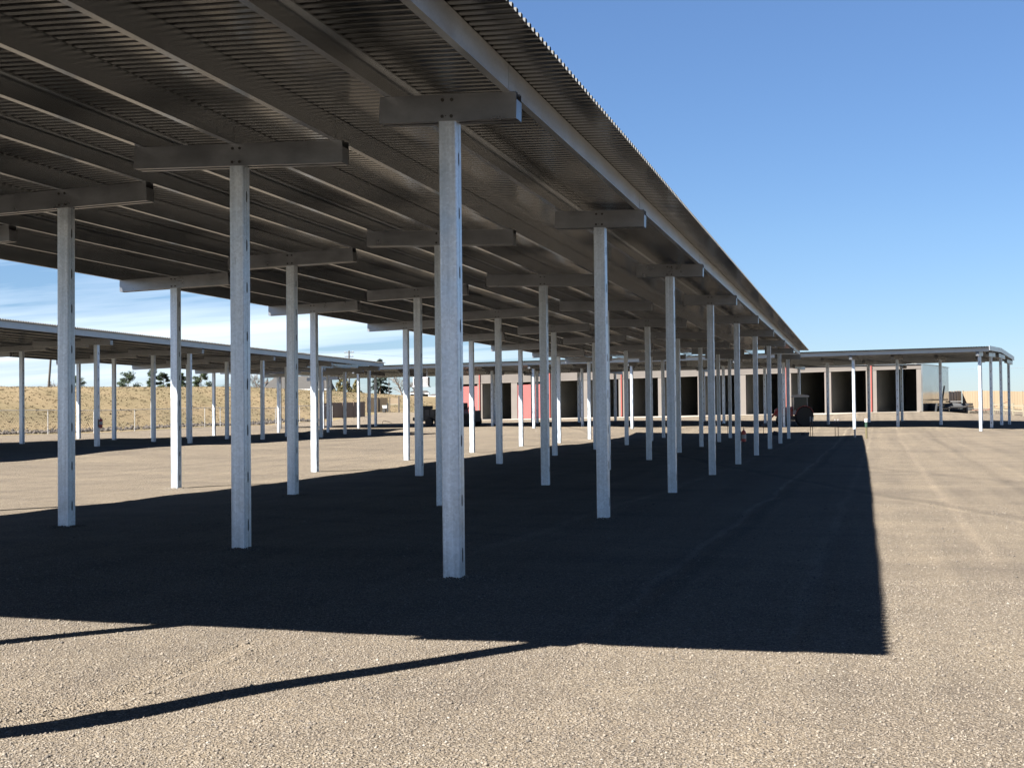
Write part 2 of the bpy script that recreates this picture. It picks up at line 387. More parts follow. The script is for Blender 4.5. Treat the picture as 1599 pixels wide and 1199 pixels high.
def bigmesh(name, V, Fc, mt, smooth=False, parent=None):
    me = bpy.data.meshes.new(name); k = Fc.shape[1]
    me.vertices.add(len(V)); me.vertices.foreach_set('co', np.asarray(V, np.float32).ravel())
    me.loops.add(Fc.size); me.loops.foreach_set('vertex_index', Fc.astype(np.int32).ravel())
    me.polygons.add(len(Fc)); me.polygons.foreach_set('loop_start', np.arange(0, Fc.size, k, dtype=np.int32))
    me.polygons.foreach_set('loop_total', np.full(len(Fc), k, np.int32))
    if smooth: me.polygons.foreach_set('use_smooth', np.ones(len(Fc), bool))
    me.materials.append(mt); me.update(calc_edges=True); me.validate()
    o = bpy.data.objects.new(name, me); C.objects.link(o)
    if parent is not None: o.parent = parent
    return o

# ---------------------------------------------------------------- ground
GS = np.array([(-3.89,12.5,-.02),(-3.89,20,-.04),(-3.89,28,-.09),(-3.89,35.6,-.10),(-3.89,43.3,-.11),(-3.89,51,-.07),(-3.89,59,-.04),(-3.89,67,0),(-3.89,75,.09),
(-7.1,14.4,.04),(-7.1,22.2,-.01),(-7.1,30,-.07),(-7.1,37.8,-.06),(-7.1,45.3,-.03),(-7.1,53.4,-.03),(-7.1,61,0),(-7.1,68.5,.05),(-7.1,76.5,.14),
(-11,16.6,.06),(-11,24.4,.02),(-11,32.2,.03),(-11,40,.04),(-11,48,.05),(-14.9,26.6,.01),(-14.9,34.5,.02),(-14.9,42.3,.08),(-14.9,50,.10),(-14.9,57.7,.13),
(7.1,86,.27),(-.4,87.8,.39),(-15.5,91.5,.48),(-23,93.3,.53),(-38,97,.58),(2.4,91.6,.49),(-5.2,93.5,.49),(-20.3,97.2,.62),(-27.8,99,.63),(5.3,94.6,.58),(-2.2,96.4,.63),
(-9.8,98.2,.75),(-24.9,102,.88),(-40,105.6,.66),(.6,99,.76),(3,102.3,.80),(-12,106,.87),(-19.7,107.8,.95),
(-30.9,48.7,.43),(-30.9,56.6,.36),(-30.9,64.5,.37),(-30.9,72.4,.34),(-30.9,80.3,.31),(-34,59,.40),(-34,67,.36),(-38,54,.44),(-38,61.7,.45),(-38,69.6,.37),(-42,64.5,.46),(-42,72.4,.38),(-42,80.3,.36),(-34,85,.33),(-40,90,.38),
(5.3,123.5,1.45),(-8,127,1.28),(-21,130,1.12),(-34,134,1.0),(-45,137,.95),(-58,83,.44),(-56.5,120,.7),(-60,137,.95),(-57,60,.42),(-57,30,.4),(-58,145,1.3),
(0,0,0),(0,6,0),(6,10,0),(-6,4,.02),(10,30,-.05),(12,60,.05),(20,80,.2),(14,100,.45),(25,110,.6),(20,125,1.0),(30,20,0),(-20,10,.05),(-30,30,.25),(12,112,.80),(30,150,1.4),(0,160,1.6),(-40,170,1.8),
(-57,149,1.6),(-58.5,156,1.95),(9,147,1.55),(11.2,158,1.68),(20,150,1.46),(12,125,1.13),(14,119.6,.95)])
RUTS = [([(-4.55, 6.25), (-4.15, 6.62), (-4.1, 7.6), (-4.2, 8.5)], .022, .07),
        ([(-2.03, 9.0), (-1.89, 11.4), (-1.78, 20.0), (-1.66, 31.0)], .016, .09), ([(-.55, 9.0), (-.42, 11.4), (-.30, 20.0)], .012, .09),
        ([(2.2, 19.0), (5.0, 17.0), (8.0, 16.3)], .018, .12), ([(1.2, 24.0), (5.0, 21.6), (10.0, 20.2)], .018, .14)]
def lot(x, y):
    num = np.zeros_like(x + y); den = np.zeros_like(x + y)
    for a, b, c in GS:
        w = 1 / (((x - a) ** 2 + (y - b) ** 2) + 4.0) ** 2
        num += w * c; den += w
    return num / den
def ss(t):
    t = np.clip(t, 0, 1); return t * t * (3 - 2 * t)
def H(x, y):
    x = np.asarray(x, float); y = np.asarray(y, float)
    h = lot(x, y)
    h = h + 4.0 * ss((-58.5 - x) / 22) + 1.3 * ss((-82 - x) / 70) * ss((150 - y) / 90)
    h = h + .009 * np.sin(x * 2.1 + y * .7) * np.sin(y * 1.3 - x * .6 + 1) + .012 * np.sin(x * .83 - y * 1.1 + 2) * np.sin(x * .4 + y * .55)
    # scuffed hollow with a low ridge left of the foreground post shadow
    near = np.exp(-((x + 3.9) ** 2 + (y - 6.3) ** 2) / 0.5)
    h = h - .035 * near
    for pts_, dep, wid in RUTS:
        for (ax, ay), (bx, by) in zip(pts_[:-1], pts_[1:]):
            dx, dy = bx - ax, by - ay; L2 = dx * dx + dy * dy; tt = ((x - ax) * dx + (y - ay) * dy) / L2
            dd = ((x - ax) * dy - (y - ay) * dx) / math.sqrt(L2); ins = ss((tt + .06) / .08) * ss((1.06 - tt) / .08)
            h = h + ins * (-dep * np.exp(-(dd / wid) ** 2) + dep * .9 * np.exp(-((dd - wid * 1.8) / (wid * .7)) ** 2))
    return h
def Hs(x, y): return float(H(x, y))
def axis(*segs):
    out = []
    for a, b, st in segs: out += list(np.arange(a, b, st))
    return np.array(out + [segs[-1][1]])
def grid_obj(name, xs, ys, mt, zoff=0.0, cut=None):
    X, Y = np.meshgrid(xs, ys, indexing='ij'); Z = H(X, Y) + zoff
    V = np.stack([X.ravel(), Y.ravel(), Z.ravel()], 1)
    nx, ny = len(xs), len(ys); i, j = np.meshgrid(np.arange(nx - 1), np.arange(ny - 1), indexing='ij'); a = (i * ny + j).ravel()
    Fc = np.stack([a, a + ny, a + ny + 1, a + 1], 1)
    return bigmesh(name, V, Fc, mt, True)
ys_ = axis((-400, -60, 40), (-60, 2, 4), (2, 22, .09), (22, 60, .6), (60, 200, 1.2), (200, 400, 12), (400, 4000, 300))
tag(grid_obj('gravel_ground', axis((-58, -16, 1.2), (-16, -9, .5), (-9, 9, .09), (9, 30, 1.0), (30, 120, 8), (120, 4000, 320)), ys_, M['gravel']), kind='structure')
tag(grid_obj('hillside', axis((-4000, -400, 300), (-400, -150, 20), (-150, -58, 1.2)), axis((-400, -60, 40), (-60, 40, 6), (40, 240, 1.4), (240, 400, 10), (400, 4000, 300)), M['drygrass'], 0.006), kind='structure')

# loose stones lying on the near gravel
def stones(n, x0, x1, y0, y1, smin, smax, pw):
    x = rng.uniform(x0, x1, n); y = y0 + (y1 - y0) * rng.uniform(0, 1, n) ** pw
    s = rng.uniform(smin, smax, n) * (0.7 + 0.6 * rng.uniform(0, 1, n) ** 3)
    ok = (x > -0.25 * y - (0.42 * y + 1) ) & (x < -0.25 * y + 0.45 * y + 1.0 + 0.2 * y)
    x, y, s = x[ok], y[ok], s[ok]; n = len(x)
    base = np.array([(1, 0, 0), (-1, 0, 0), (0, 1, 0), (0, -1, 0), (0, 0, 1), (0, 0, -1)], float)
    V = base[None] * rng.uniform(0.6, 1.25, (n, 6, 1)) + rng.uniform(-0.28, 0.28, (n, 6, 3))
    V[:, :, 2] *= 0.7
    a = rng.uniform(0, 2 * PI, n); ca, sa = np.cos(a)[:, None], np.sin(a)[:, None]
    X = V[:, :, 0] * ca - V[:, :, 1] * sa; Y = V[:, :, 0] * sa + V[:, :, 1] * ca
    V = np.stack([X, Y, V[:, :, 2]], 2) * s[:, None, None]
    V += np.stack([x, y, H(x, y) + s * 0.15], 1)[:, None, :]
    f = np.array([(0, 2, 4), (2, 1, 4), (1, 3, 4), (3, 0, 4), (2, 0, 5), (1, 2, 5), (3, 1, 5), (0, 3, 5)])
    Fc = (f[None] + (np.arange(n) * 6)[:, None, None]).reshape(-1, 3)
    return V.reshape(-1, 3), Fc
V1, F1 = stones(150000, -9, 5, 5.2, 13, .0045, .010, 1.3)
V2, F2 = stones(9000, -10, 5, 5.2, 24, .009, .016, 1.3)
VV, FF = [V1, V2], [F1, F2 + len(V1)]; off_ = len(V1) + len(V2)
for qx, qy in ((-3.887, 12.374), (-7.12, 14.30), (-11.01, 16.61), (-3.887, 20.15), (-7.12, 22.07), (-11.01, 24.38), (-14.89, 26.69)):
    V3, F3 = stones(4000, qx - .32, qx + .32, qy - .32, qy + .32, .006, .014, 1.0)
    V3 = V3.reshape(-1, 6, 3); c3 = V3.mean(1); rr3 = np.hypot(c3[:, 0] - qx, c3[:, 1] - qy); keep = rng.uniform(0, 1, len(c3)) < np.clip(1.25 - rr3 / .24, 0, 1)
    V3 = V3[keep]; V3[:, :, 2] += (np.clip(.17 - rr3[keep], 0, 1) * .22)[:, None]; n3 = len(V3)
    f = np.array([(0, 2, 4), (2, 1, 4), (1, 3, 4), (3, 0, 4), (2, 0, 5), (1, 2, 5), (3, 1, 5), (0, 3, 5)])
    VV.append(V3.reshape(-1, 3)); FF.append((f[None] + (np.arange(n3) * 6)[:, None, None]).reshape(-1, 3) + off_); off_ += n3 * 6
tag(bigmesh('loose_gravel', np.concatenate(VV), np.concatenate(FF), M['stone']), kind='stuff')

# ---------------------------------------------------------------- canopies
PW = 0.178
def post_mesh():
    m = MB(); h = PW / 2; c = 0.010; g = 0.004; gd = 0.006; z0, z1 = -6.2, 0.24
    # cross-section with softly broken corners and a seam groove in the two side faces (+-x)
    pr = [(-h, -h + c), (-h + c, -h), (h - c, -h), (h, -h + c), (h, -g), (h - gd, -g), (h - gd, g), (h, g), (h, h - c), (h - c, h), (-h + c, h), (-h, h - c), (-h, g), (-h + gd, g), (-h + gd, -g), (-h, -g)]
    k = len(pr)
    m.add([(x, y, z0) for x, y in pr] + [(x, y, z1) for x, y in pr], [(i, (i + 1) % k, k + (i + 1) % k, k + i) for i in range(k)], 0)
    m.add([(x, y, z1) for x, y in pr], [tuple(range(k))], 0)
    # stitch welds: dark elongated patches on the seams
    r = random.Random(3)
    z = -0.35
    while z > -4.9:
        for sx in (-1, 1):
            zz = z + r.uniform(-.03, .03); hh = r.uniform(.06, .08); w = .016; n = 10
            cc = [(w * math.cos(2 * PI * i / n) * (1 + .2 * math.sin(i * 2.3)), hh * math.sin(2 * PI * i / n)) for i in range(n)]
            vs = [(sx * h, a, zz + b) for a, b in cc] + [(sx * (h + .003), a * .8, zz + b * .9) for a, b in cc]
            m.add(vs, [(i, (i + 1) % n, n + (i + 1) % n, n + i) for i in range(n)] + [tuple(range(n, 2 * n))], 1)
        z -= 0.56
    return m.data('post', [M['post'], M['dark']])
BH = 0.262
def beam_mesh(half):
    # two C channels with their webs outside the post, open slot between the flanges; x = length
    m = MB(); t = .004; yb = .098; fl = .062
    for s in (-1, 1):
        m.box((0, s * yb, BH / 2), (2 * half, t, BH))
        for z in (t / 2, BH - t / 2): m.box((0, s * (yb - t / 2 - fl / 2), z), (2 * half - .002, fl, t))
        for z in (t + .010, BH - t - .010): m.box((0, s * (yb - t / 2 - fl + .002), z), (2 * half - .004, t, .02))
    for s in (-1, 1):                                   # cover plates on the ends
        m.box((s * (half + .002), 0, BH * .36), (.004, 2 * yb + .006, BH * .70))
    for s in (-1, 1):                                   # bolts through the post head
        for x in (-.047, .047):
            for z in (.045, BH - .055):
                m.cyl((x, s * (yb + .001), z), (x, s * (yb + .011), z), .019, .017, 6, 1)
        m.cyl((.012, s * (yb + .001), .05), (.012, s * (yb + .004), .05), .006, .006, 6, 1)
    return m.data('cross_beam', [M['beam'], M['bolt']])
POST = post_mesh()
BEAM = {}
def canopy(name, label, O, ev, eu, rows, ridge, slope, zA, g, purlins, strips, sk=0.0, rake=None):
    """ev: unit vector across the rows, eu: unit vector along the rows, zt: top of the posts"""
    ev = Vector((*ev, 0)); eu = Vector((*eu, 0)); O = Vector((*O, 0))
    def zt(m, u): return zA + slope * (min(m, ridge) - max(m - ridge, 0)) + g * u
    def Wp(m, u, z): return O + ev * m + eu * (u + sk * m) + Vector((0, 0, z))
    base = Wp(0, rows[0][1][0], 0); base.z = Hs(base.x, base.y)
    root = thing(name, base, label, 'canopy')
    rz = math.atan2(ev.y, ev.x)
    rr = random.Random(len(name))
    for m, us, half in rows:
        if half not in BEAM: BEAM[half] = beam_mesh(half)
        for u in us:
            p = Wp(m, u - sk * m, zt(m, u)) - base
            o = bpy.data.objects.new('post', POST); C.objects.link(o); o.parent = root; o.location = p
            o.rotation_euler = (rr.uniform(-.0015, .0015), rr.uniform(-.0015, .0015), rz + (PI if rr.random() < .5 else 0))
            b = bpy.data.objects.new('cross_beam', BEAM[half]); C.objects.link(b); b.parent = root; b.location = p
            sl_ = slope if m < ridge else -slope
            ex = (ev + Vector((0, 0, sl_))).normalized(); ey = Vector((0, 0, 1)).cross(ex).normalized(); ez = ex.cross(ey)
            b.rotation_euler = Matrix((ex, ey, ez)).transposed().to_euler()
    # purlins: C sections, some opening one way, some the other
    PHt = .255; fl = .075; t = .004; lip = .02
    for i, (m, side, u0, u1, sp) in enumerate(purlins):
        q = MB(); zb = zt(m, 0) + BH + .002
        d = side
        prof = [(0, 0), (d * fl, 0), (d * fl, lip), (d * (fl - t), lip), (d * (fl - t), t), (d * t, t), (d * t, PHt - t), (d * (fl - t), PHt - t), (d * (fl - t), PHt - lip), (d * fl, PHt - lip), (d * fl, PHt), (0, PHt)]
        k = len(prof)
        us = [u0, u1]
        vs = [Wp(m + a, u, zb + b + g * u) - base for u in us for a, b in prof]
        q.add(vs, [(j, (j + 1) % k, k + (j + 1) % k, k + j) for j in range(k)] + [tuple(range(k)), tuple(range(k, 2 * k))])
        for u in sp:                                    # lapped splice sleeve over each beam
            if u0 + .5 < u < u1 - .5:
                a0, a1 = (-.0035, .0) if d > 0 else (.0, .0035)
                for ua, ub in ((u - .16, u + .42),):
                    vs = [Wp(m + a, uu, zb + b + g * uu) - base for uu in (ua, ub) for a, b in ((a0 * 1.0, .004), (a1, .004), (a1, PHt - .004), (a0, PHt - .004))]
                    q.add(vs, [(0, 1, 2, 3), (4, 7, 6, 5), (0, 4, 5, 1), (1, 5, 6, 2), (2, 6, 7, 3), (3, 7, 4, 0)])
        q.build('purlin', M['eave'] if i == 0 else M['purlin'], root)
    # corrugated deck: ribs run across the rows
    P = .1524; hr = .044
    for si, (m0, m1, u0, u1) in enumerate(strips):
        n = int((u1 - u0) / P); V = []; Fc = []
        ms = [m0] + ([ridge] if m0 < ridge < m1 else []) + [m1]
        prof = []
        for i in range(n):
            a = u0 + i * P
            prof += [(a, 0), (a + .078, 0), (a + .088, hr), (a + .1424, hr)]
        prof.append((u0 + n * P, 0))
        for mm in ms:
            for u, dz in prof:
                V.append(Wp(mm, u, zt(mm, u) + BH + PHt + .006 + .003 * si + dz) - base)
        k = len(prof)
        for j in range(len(ms) - 1):
            for i in range(k - 1): Fc.append((j * k + i, j * k + i + 1, (j + 1) * k + i + 1, (j + 1) * k + i))
        V2 = [v + Vector((0, 0, .0016)) for v in V]; off = len(V)
        F2 = [tuple(x + off for x in reversed(f)) for f in Fc]
        q = MB(); q.add(V + V2, Fc + F2)
        # close the cut edges so the sheet has thickness
        E = []
        for j in (0, len(ms) - 1):
            for i in range(k - 1): E.append((j * k + i, j * k + i + 1, j * k + i + 1 + off, j * k + i + off))
        q.f += E; q.m += [0] * len(E)
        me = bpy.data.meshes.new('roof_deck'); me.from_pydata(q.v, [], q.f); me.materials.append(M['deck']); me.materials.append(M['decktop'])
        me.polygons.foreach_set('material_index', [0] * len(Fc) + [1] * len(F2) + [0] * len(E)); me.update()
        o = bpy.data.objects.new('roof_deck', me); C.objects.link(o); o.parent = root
    if rake is not None:                                # sheet trim closing the end of the roof
        q = MB(); ms = [strips[0][0], ridge, strips[0][1]]
        for a, b in zip(ms[:-1], ms[1:]):
            vs = []
            for mm in (a, b):
                z = zt(mm, rake) + BH + .05
                for uu in (rake - .02, rake + .01):
                    for dz in (0, PHt + .03): vs.append(Wp(mm, uu, z + dz) - base)
            q.add(vs, [(0, 1, 3, 2), (4, 6, 7, 5), (0, 4, 5, 1), (2, 3, 7, 6), (0, 2, 6, 4), (1, 5, 7, 3)])
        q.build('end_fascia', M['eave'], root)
    return root

s = 1.29445; bay = 7.7732; k_ = 0.59446
def run(ph, i0, i1): return [ph + bay * i for i in range(i0, i1 + 1)]
# main canopy: rows A..D going left of the camera
rowsM = [(0.0, run(0, 0, 8), .5 * s + .055), (.88, [5.33 - 12.374], .16),
         (2.5 * s, run(k_ * 2.5 * s, -1, 7) + [62.5], s + .055),
         (5.5 * s, run(k_ * 5.5 * s, -1, 7) + [63.2], s + .055),
         (8.5 * s, run(k_ * 8.5 * s, -1, 7), s + .055)]
yA = 12.374
open_right = {1, 4, 5, 8}
pm = []
for i in range(11):
    m = (-.5 + i) * s
    spl = run(k_ * (0 if i < 2 else (2.5 * s if i < 5 else (5.5 * s if i < 8 else 8.5 * s))), -1, 8)
    pm.append((m, -1 if i in open_right else 1, 5.30 - yA, (75.25 if i < 2 else 79.0) - yA, spl))
canopy('carport_canopy', 'largest steel carport canopy, filling the foreground on pale galvanised posts', (-3.887, yA), (-1, 0), (0, 1), rowsM, 4.5 * s, .0285, 4.481, 0.0,
       pm, [(-1.14, 1.74 * s, 4.92 - yA, 75.3 - yA), (1.74 * s - .09, 9.5 * s + .29, 5.06 - yA, 79.05 - yA)])
# left canopy, parallel to the first
yL = 48.74; bL = 7.8868; kL = .70
def runL(m, i0, i1): return [kL * m + bL * i for i in range(i0, i1 + 1)]
rowsL = [(0.0, runL(0, -1, 4), .5 * s + .055), (2.5 * s, runL(2.5 * s, -1, 3) + [84.1 - yL], s + .055),
         (5.5 * s, runL(5.5 * s, -1, 3) + [90.4 - yL], s + .055), (8.5 * s, runL(8.5 * s, -1, 3) + [90.2 - yL, 98.6 - yL], s + .055)]
pl = []
for i in range(11):
    m = (-.5 + i) * s
    e = 81.2 if i < 2 else (85.2 if i < 5 else 91.4)
    pl.append((m, 1 if i not in open_right else -1, 32.4 - yL, e - yL, runL(0 if i < 2 else m, -1, 5)))
canopy('carport_canopy', 'long low steel carport canopy at the left, in front of the dry grass slope', (-30.87, yL), (-1, 0), (0, 1), rowsL, 4.5 * s, .026, 4.66, -.0045,
       pl, [(-.5 * s - .16, 1.5 * s, 32.3 - yL, 81.3 - yL), (1.5 * s - .09, 4.0 * s, 32.3 - yL, 85.3 - yL), (4.0 * s - .09, 9.5 * s + .29, 32.3 - yL, 91.5 - yL)])
# far canopy, crossing behind both
aF = -0.239; euF = (-math.cos(aF), -math.sin(aF)); evF = (-math.sin(aF), math.cos(aF)); OF = (7.139, 85.964); bF = 7.775
fm = [0, 4.383, 7.91, 11.158, 14.881]; fd = [0, -.453, -.156, .273, -.105]
def runF(r, i0, i1): return [-(.52 * fm[r] + fd[r]) + bF * i for i in range(i0, i1 + 1)]
rowsF = [(fm[0], runF(0, 0, 7), .5 * s + .055), (fm[1], [.0] + runF(1, 1, 7), s + .055), (fm[2], [-.1] + runF(2, 1, 7), s + .055), (fm[3], runF(3, 1, 7), s + .055), (fm[4], [.36] + runF(4, 2, 7), s + .055)]
pf = []
for i in range(14):
    m = -.647 + i * 1.296
    pf.append((m, 1 if i not in open_right else -1, -.62, 7.75 * bF, []))
canopy('carport_canopy', 'far steel carport canopy running crosswise in front of the row of open storage units', OF, evF, euF, rowsF, 6.5, .022, 4.89, 0.0,
       pf, [(-1.11, 16.5, -.66, 7.76 * bF)], .054, -.69)

# ---------------------------------------------------------------- storage building
bz = aF
bld = thing('storage_building', (5.28, 123.5, 1.45), 'long tan storage building with a row of tall unit doors, most standing open and dark', 'building', bz)
SLP = .0100
def tp(x): return 3.88 + SLP * x + 0.0     # door head above local origin
def ev_(x): return 4.24 - .006 * x          # eave
def fl_(x): return .0095 * x
openings = [(-3.96, -.41, 1), (-8.13, -4.92, 1), (-11.91, -8.75, 1), (-16.34, -12.77, 1), (-20.54, -17.05, 1), (-24.70, -21.2, 1), (-28.72, -25.35, 1), (-32.9, -29.6, 1), (-36.95, -33.6, 1), (-41.17, -37.63, 0), (-45.37, -41.89, 1), (-49.22, -45.96, 0)]
XL = -49.8; DP = 12.5
def slab(m, x0, x1, y0, y1, zb0, zb1, zt0, zt1, mi=0):
    vs = [(x0, y0, zb0), (x1, y0, zb1), (x1, y1, zb1), (x0, y1, zb0), (x0, y0, zt0), (x1, y0, zt1), (x1, y1, zt1), (x0, y1, zt0)]
    m.add(vs, [(0, 3, 2, 1), (4, 5, 6, 7), (0, 1, 5, 4), (1, 2, 6, 5), (2, 3, 7, 6), (3, 0, 4, 7)], mi)
m = MB(); slab(m, XL, 0, 0, .14, tp(XL), tp(0), ev_(XL), ev_(0)); m.build('wall', M['wall'], bld)
edges = [0.0]
for a, b, o in openings: edges += [b, a]
edges.append(XL)
for i in range(0, len(edges), 2):
    x1, x0 = edges[i], edges[i + 1]
    m = MB(); slab(m, x0, x1, -.01, .15, fl_(x0) - .5, fl_(x1) - .5, tp(x0) - .002, tp(x1) - .002); m.build('pier', M['pier'], bld)
m = MB(); slab(m, XL, 0, -.05, -.012, tp(XL) - .02, tp(0) - .02, tp(XL) + .05, tp(0) + .05); m.build('head_trim', M['pier'], bld)
m = MB(); slab(m, 0.002, .12, 0, DP, -.8, -.8, ev_(0), ev_(0)); m.add([(.002, 0, ev_(0)), (.12, 0, ev_(0)), (.12, DP / 2, ev_(0) + .05), (.002, DP / 2, ev_(0) + .05), (.12, DP, ev_(0)), (.002, DP, ev_(0))], [(0, 1, 2, 3), (3, 2, 4, 5), (0, 3, 5), (1, 4, 2)])
o = m.build('side_wall', M['galvwall'], bld); o['label'] = 'bare shiny metal end wall'
m = MB(); slab(m, XL - .12, XL - .002, 0, DP, -1.6, -1.6, ev_(XL), ev_(XL)); m.build('side_wall', M['galvwall'], bld)
m = MB(); slab(m, XL, 0, DP, DP + .12, -1.6, -1.0, ev_(XL), ev_(0)); m.build('rear_wall', M['wall'], bld)
m = MB()
for y0, y1, za, zb in ((-.12, DP / 2, .01, .06), (DP / 2, DP + .2, .06, .01)):
    vs = []
    for x in (XL - .2, .2):
        vs += [(x, y0, ev_(x) + za), (x, y1, ev_(x) + zb), (x, y1, ev_(x) + zb + .05), (x, y0, ev_(x) + za + .05)]
    m.add(vs, [(0, 1, 2, 3), (4, 7, 6, 5), (0, 4, 5, 1), (1, 5, 6, 2), (2, 6, 7, 3), (3, 7, 4, 0)])
m.build('roof', M['galvwall'], bld)
for i, (a, b, op) in enumerate(openings):
    nxt = openings[i + 1][1] if i + 1 < len(openings) else XL
    xm = a - .04
    m = MB(); slab(m, xm - .05, xm, .16, DP - .01, fl_(xm) - .5, fl_(xm) - .5, ev_(xm) - .05, ev_(xm) - .05); m.build('partition', M['partition'], bld)
    if not op:
        m = MB(); slab(m, a, b, .04, .09, fl_(a) + .0, fl_(b), tp(a) - .28, tp(b) - .28); o = m.build('roll_up_door', M['reddoor'], bld); o['label'] = 'closed red roll-up door'
    else:
        m = MB(); x = (a + b) / 2; m.cyl((a + .03, .42, tp(a) - .05 + .28), (b - .03, .42, tp(b) - .05 + .28), .26, .26, 12); m.build('door_roll', M['partition'], bld)
for x in (-4.42, -12.34, -20.87, -29.25, -37.3, -45.66):
    m = MB(); m.box((x, -.10, (ev_(x) + fl_(x)) / 2), (.12, .09, ev_(x) - fl_(x) - .1)); m.box((x, -.16, fl_(x) + .10), (.13, .16, .09)); m.build('downspout', M['redtrim'], bld)
tag(thing('concrete_apron', (5.28, 123.5, 1.45), 'pale concrete strip along the foot of the storage building', 'apron', bz)) if False else None
m = MB(); slab(m, XL, .1, -1.3, -.02, fl_(XL) - .5, fl_(0) - .5, fl_(XL) + .03, fl_(0) + .03)
ap = m.build('concrete_apron', M['conc'], None, (5.28, 123.5, 1.45)); ap.rotation_euler = (0, 0, bz); tag(ap, kind='structure')

# ---------------------------------------------------------------- fire extinguishers on posts
def extinguisher(loc, label, white_up):
    r = thing('fire_extinguisher', loc, label, 'fire extinguisher', group='fire extinguishers hung on canopy posts')
    m = MB(); m.lathe((0, 0, 0), [(.055, 0), (.075, .015), (.077, .30), (.06, .345), (.03, .37), (.025, .385)], 16); m.build('cylinder', M['extred'], r, smooth=False)
    m = MB(); m.lathe((0, 0, .10 if not white_up else .15), [(.0785, 0), (.0787, .13)], 16); m.build('label_band', M['label'], r)
    m = MB(); m.cyl((0, 0, .385), (0, 0, .42), .02, .018, 8); m.box((.0, -.03, .435), (.025, .12, .014)); m.box((0, -.03, .462), (.025, .11, .012)); m.build('handle', M['black'], r)
    m = MB(); pts = [(0, .03, .41), (0, .10, .40), (0, .125, .33), (0, .11, .20), (0, .10, .08)]; m.tube(pts, .012); m.cyl((0, .10, .09), (0, .10, 0), .018, .024, 8); m.build('hose', M['black'], r)
    m = MB(); m.box((-.09, 0, .2), (.02, .06, .3)); m.build('bracket', M['black'], r)
extinguisher((-3.70, 43.44, .62), 'red fire extinguisher with white label on a post under the largest canopy, right of centre', False)
extinguisher((-30.66, 48.70, 1.18), 'dark red fire extinguisher hung on a front post of the left canopy', True)

# ---------------------------------------------------------------- stakes, pipes and markers at the end of the main canopy
def stake(x, y, h, r, label, m0, top=None, th=.12):
    t = thing('marker_stake', (x, y, Hs(x, y)), label, 'stake', group='thin stakes beyond the end of the largest canopy')
    m = MB(); m.cyl((0, 0, -.3), (0, 0, h), r, r, 8); m.build('rod', m0, t)
    if top: m = MB(); m.cyl((0, 0, h - th), (0, 0, h + .01), r + .01, r + .01, 8); m.build('cap', top, t)
stake(-2.80, 77.2, 1.18, .018, 'thin dark stake with pale cap, left one of the pair in front of the tractor', M['rust'], M['greywht'], .3)
stake(-2.68, 77.2, 1.14, .018, 'thin dark stake with pale cap, right one of the pair in front of the tractor', M['rust'], M['greywht'], .25)
stake(-1.45, 78.4, .98, .016, 'thin rusty stake, left one of the pair right of the tractor', M['rust'], M['greywht'], .15)
stake(-1.28, 78.4, .98, .016, 'thin rusty stake, right one of the pair right of the tractor', M['rust'], M['greywht'], .15)
stake(-7.6, 78.2, 1.25, .014, 'single thin rod between the far left posts of the last bay', M['rust'])
stake(-5.65, 80.0, .95, .018, 'single short rusty rod left of the dark loader bucket', M['rust'])
t = thing('utility_marker', (.27, 72.9, Hs(.27, 72.9)), 'olive utility marker post with dark green collar and white cap at the shadow corner', 'marker post')
m = MB(); m.cyl((0, 0, -.3), (0, 0, .62), .055, .055, 12); m.build('shaft', M['olive'], t)
m = MB(); m.cyl((0, 0, .62), (0, 0, .88), .075, .075, 12); m.build('collar', M['green'], t)
m = MB(); m.lathe((0, 0, .88), [(.08, 0), (.085, .01), (.085, .16), (.06, .19)], 12); m.build('cap', M['white'], t)
t = thing('vent_pipe', (-.33, 74.6, Hs(-.33, 74.6)), 'short grey pipe stub with pale foot just right of the canopy shadow', 'pipe')
m = MB(); m.cyl((0, 0, .06), (0, 0, .50), .05, .05, 10); m.build('pipe', M['pipe'], t); m = MB(); m.cyl((0, 0, -.2), (0, 0, .07), .075, .07, 10); m.build('foot', M['conc'], t)
# lumps of fill
def rock(name, loc, d, label, mt, cat='rock'):
    n = 12; m = MB(); vs = []; fs = []; r = random.Random(int(abs(loc[0]) * 100))
    for j in range(5):
        ph = -PI / 2 + PI * j / 4
        for i in range(n):
            th = 2 * PI * i / n; q = 1 + r.uniform(-.22, .22)
            vs.append((d[0] * math.cos(ph) * math.cos(th) * q, d[1] * math.cos(ph) * math.sin(th) * q, d[2] * math.sin(ph) * q))
    for j in range(4):
        for i in range(n): fs.append((j * n + i, j * n + (i + 1) % n, (j + 1) * n + (i + 1) % n, (j + 1) * n + i))
    m.add(vs, fs); o = m.build(name, mt, None, loc); return tag(o, label, cat)
rock('dirt_mound', (-5.05, 80.6, Hs(-5.05, 80.6) + .02), (.30, .25, .20), 'small dark dirt lump, larger one, at the far shadow edge of the largest canopy', M['wood'], 'dirt mound')
rock('dirt_mound', (-3.35, 80.4, Hs(-3.35, 80.4) + .02), (.14, .14, .12), 'small dark dirt lump, smaller right-hand one, near the pair of capped stakes', M['wood'], 'dirt mound')

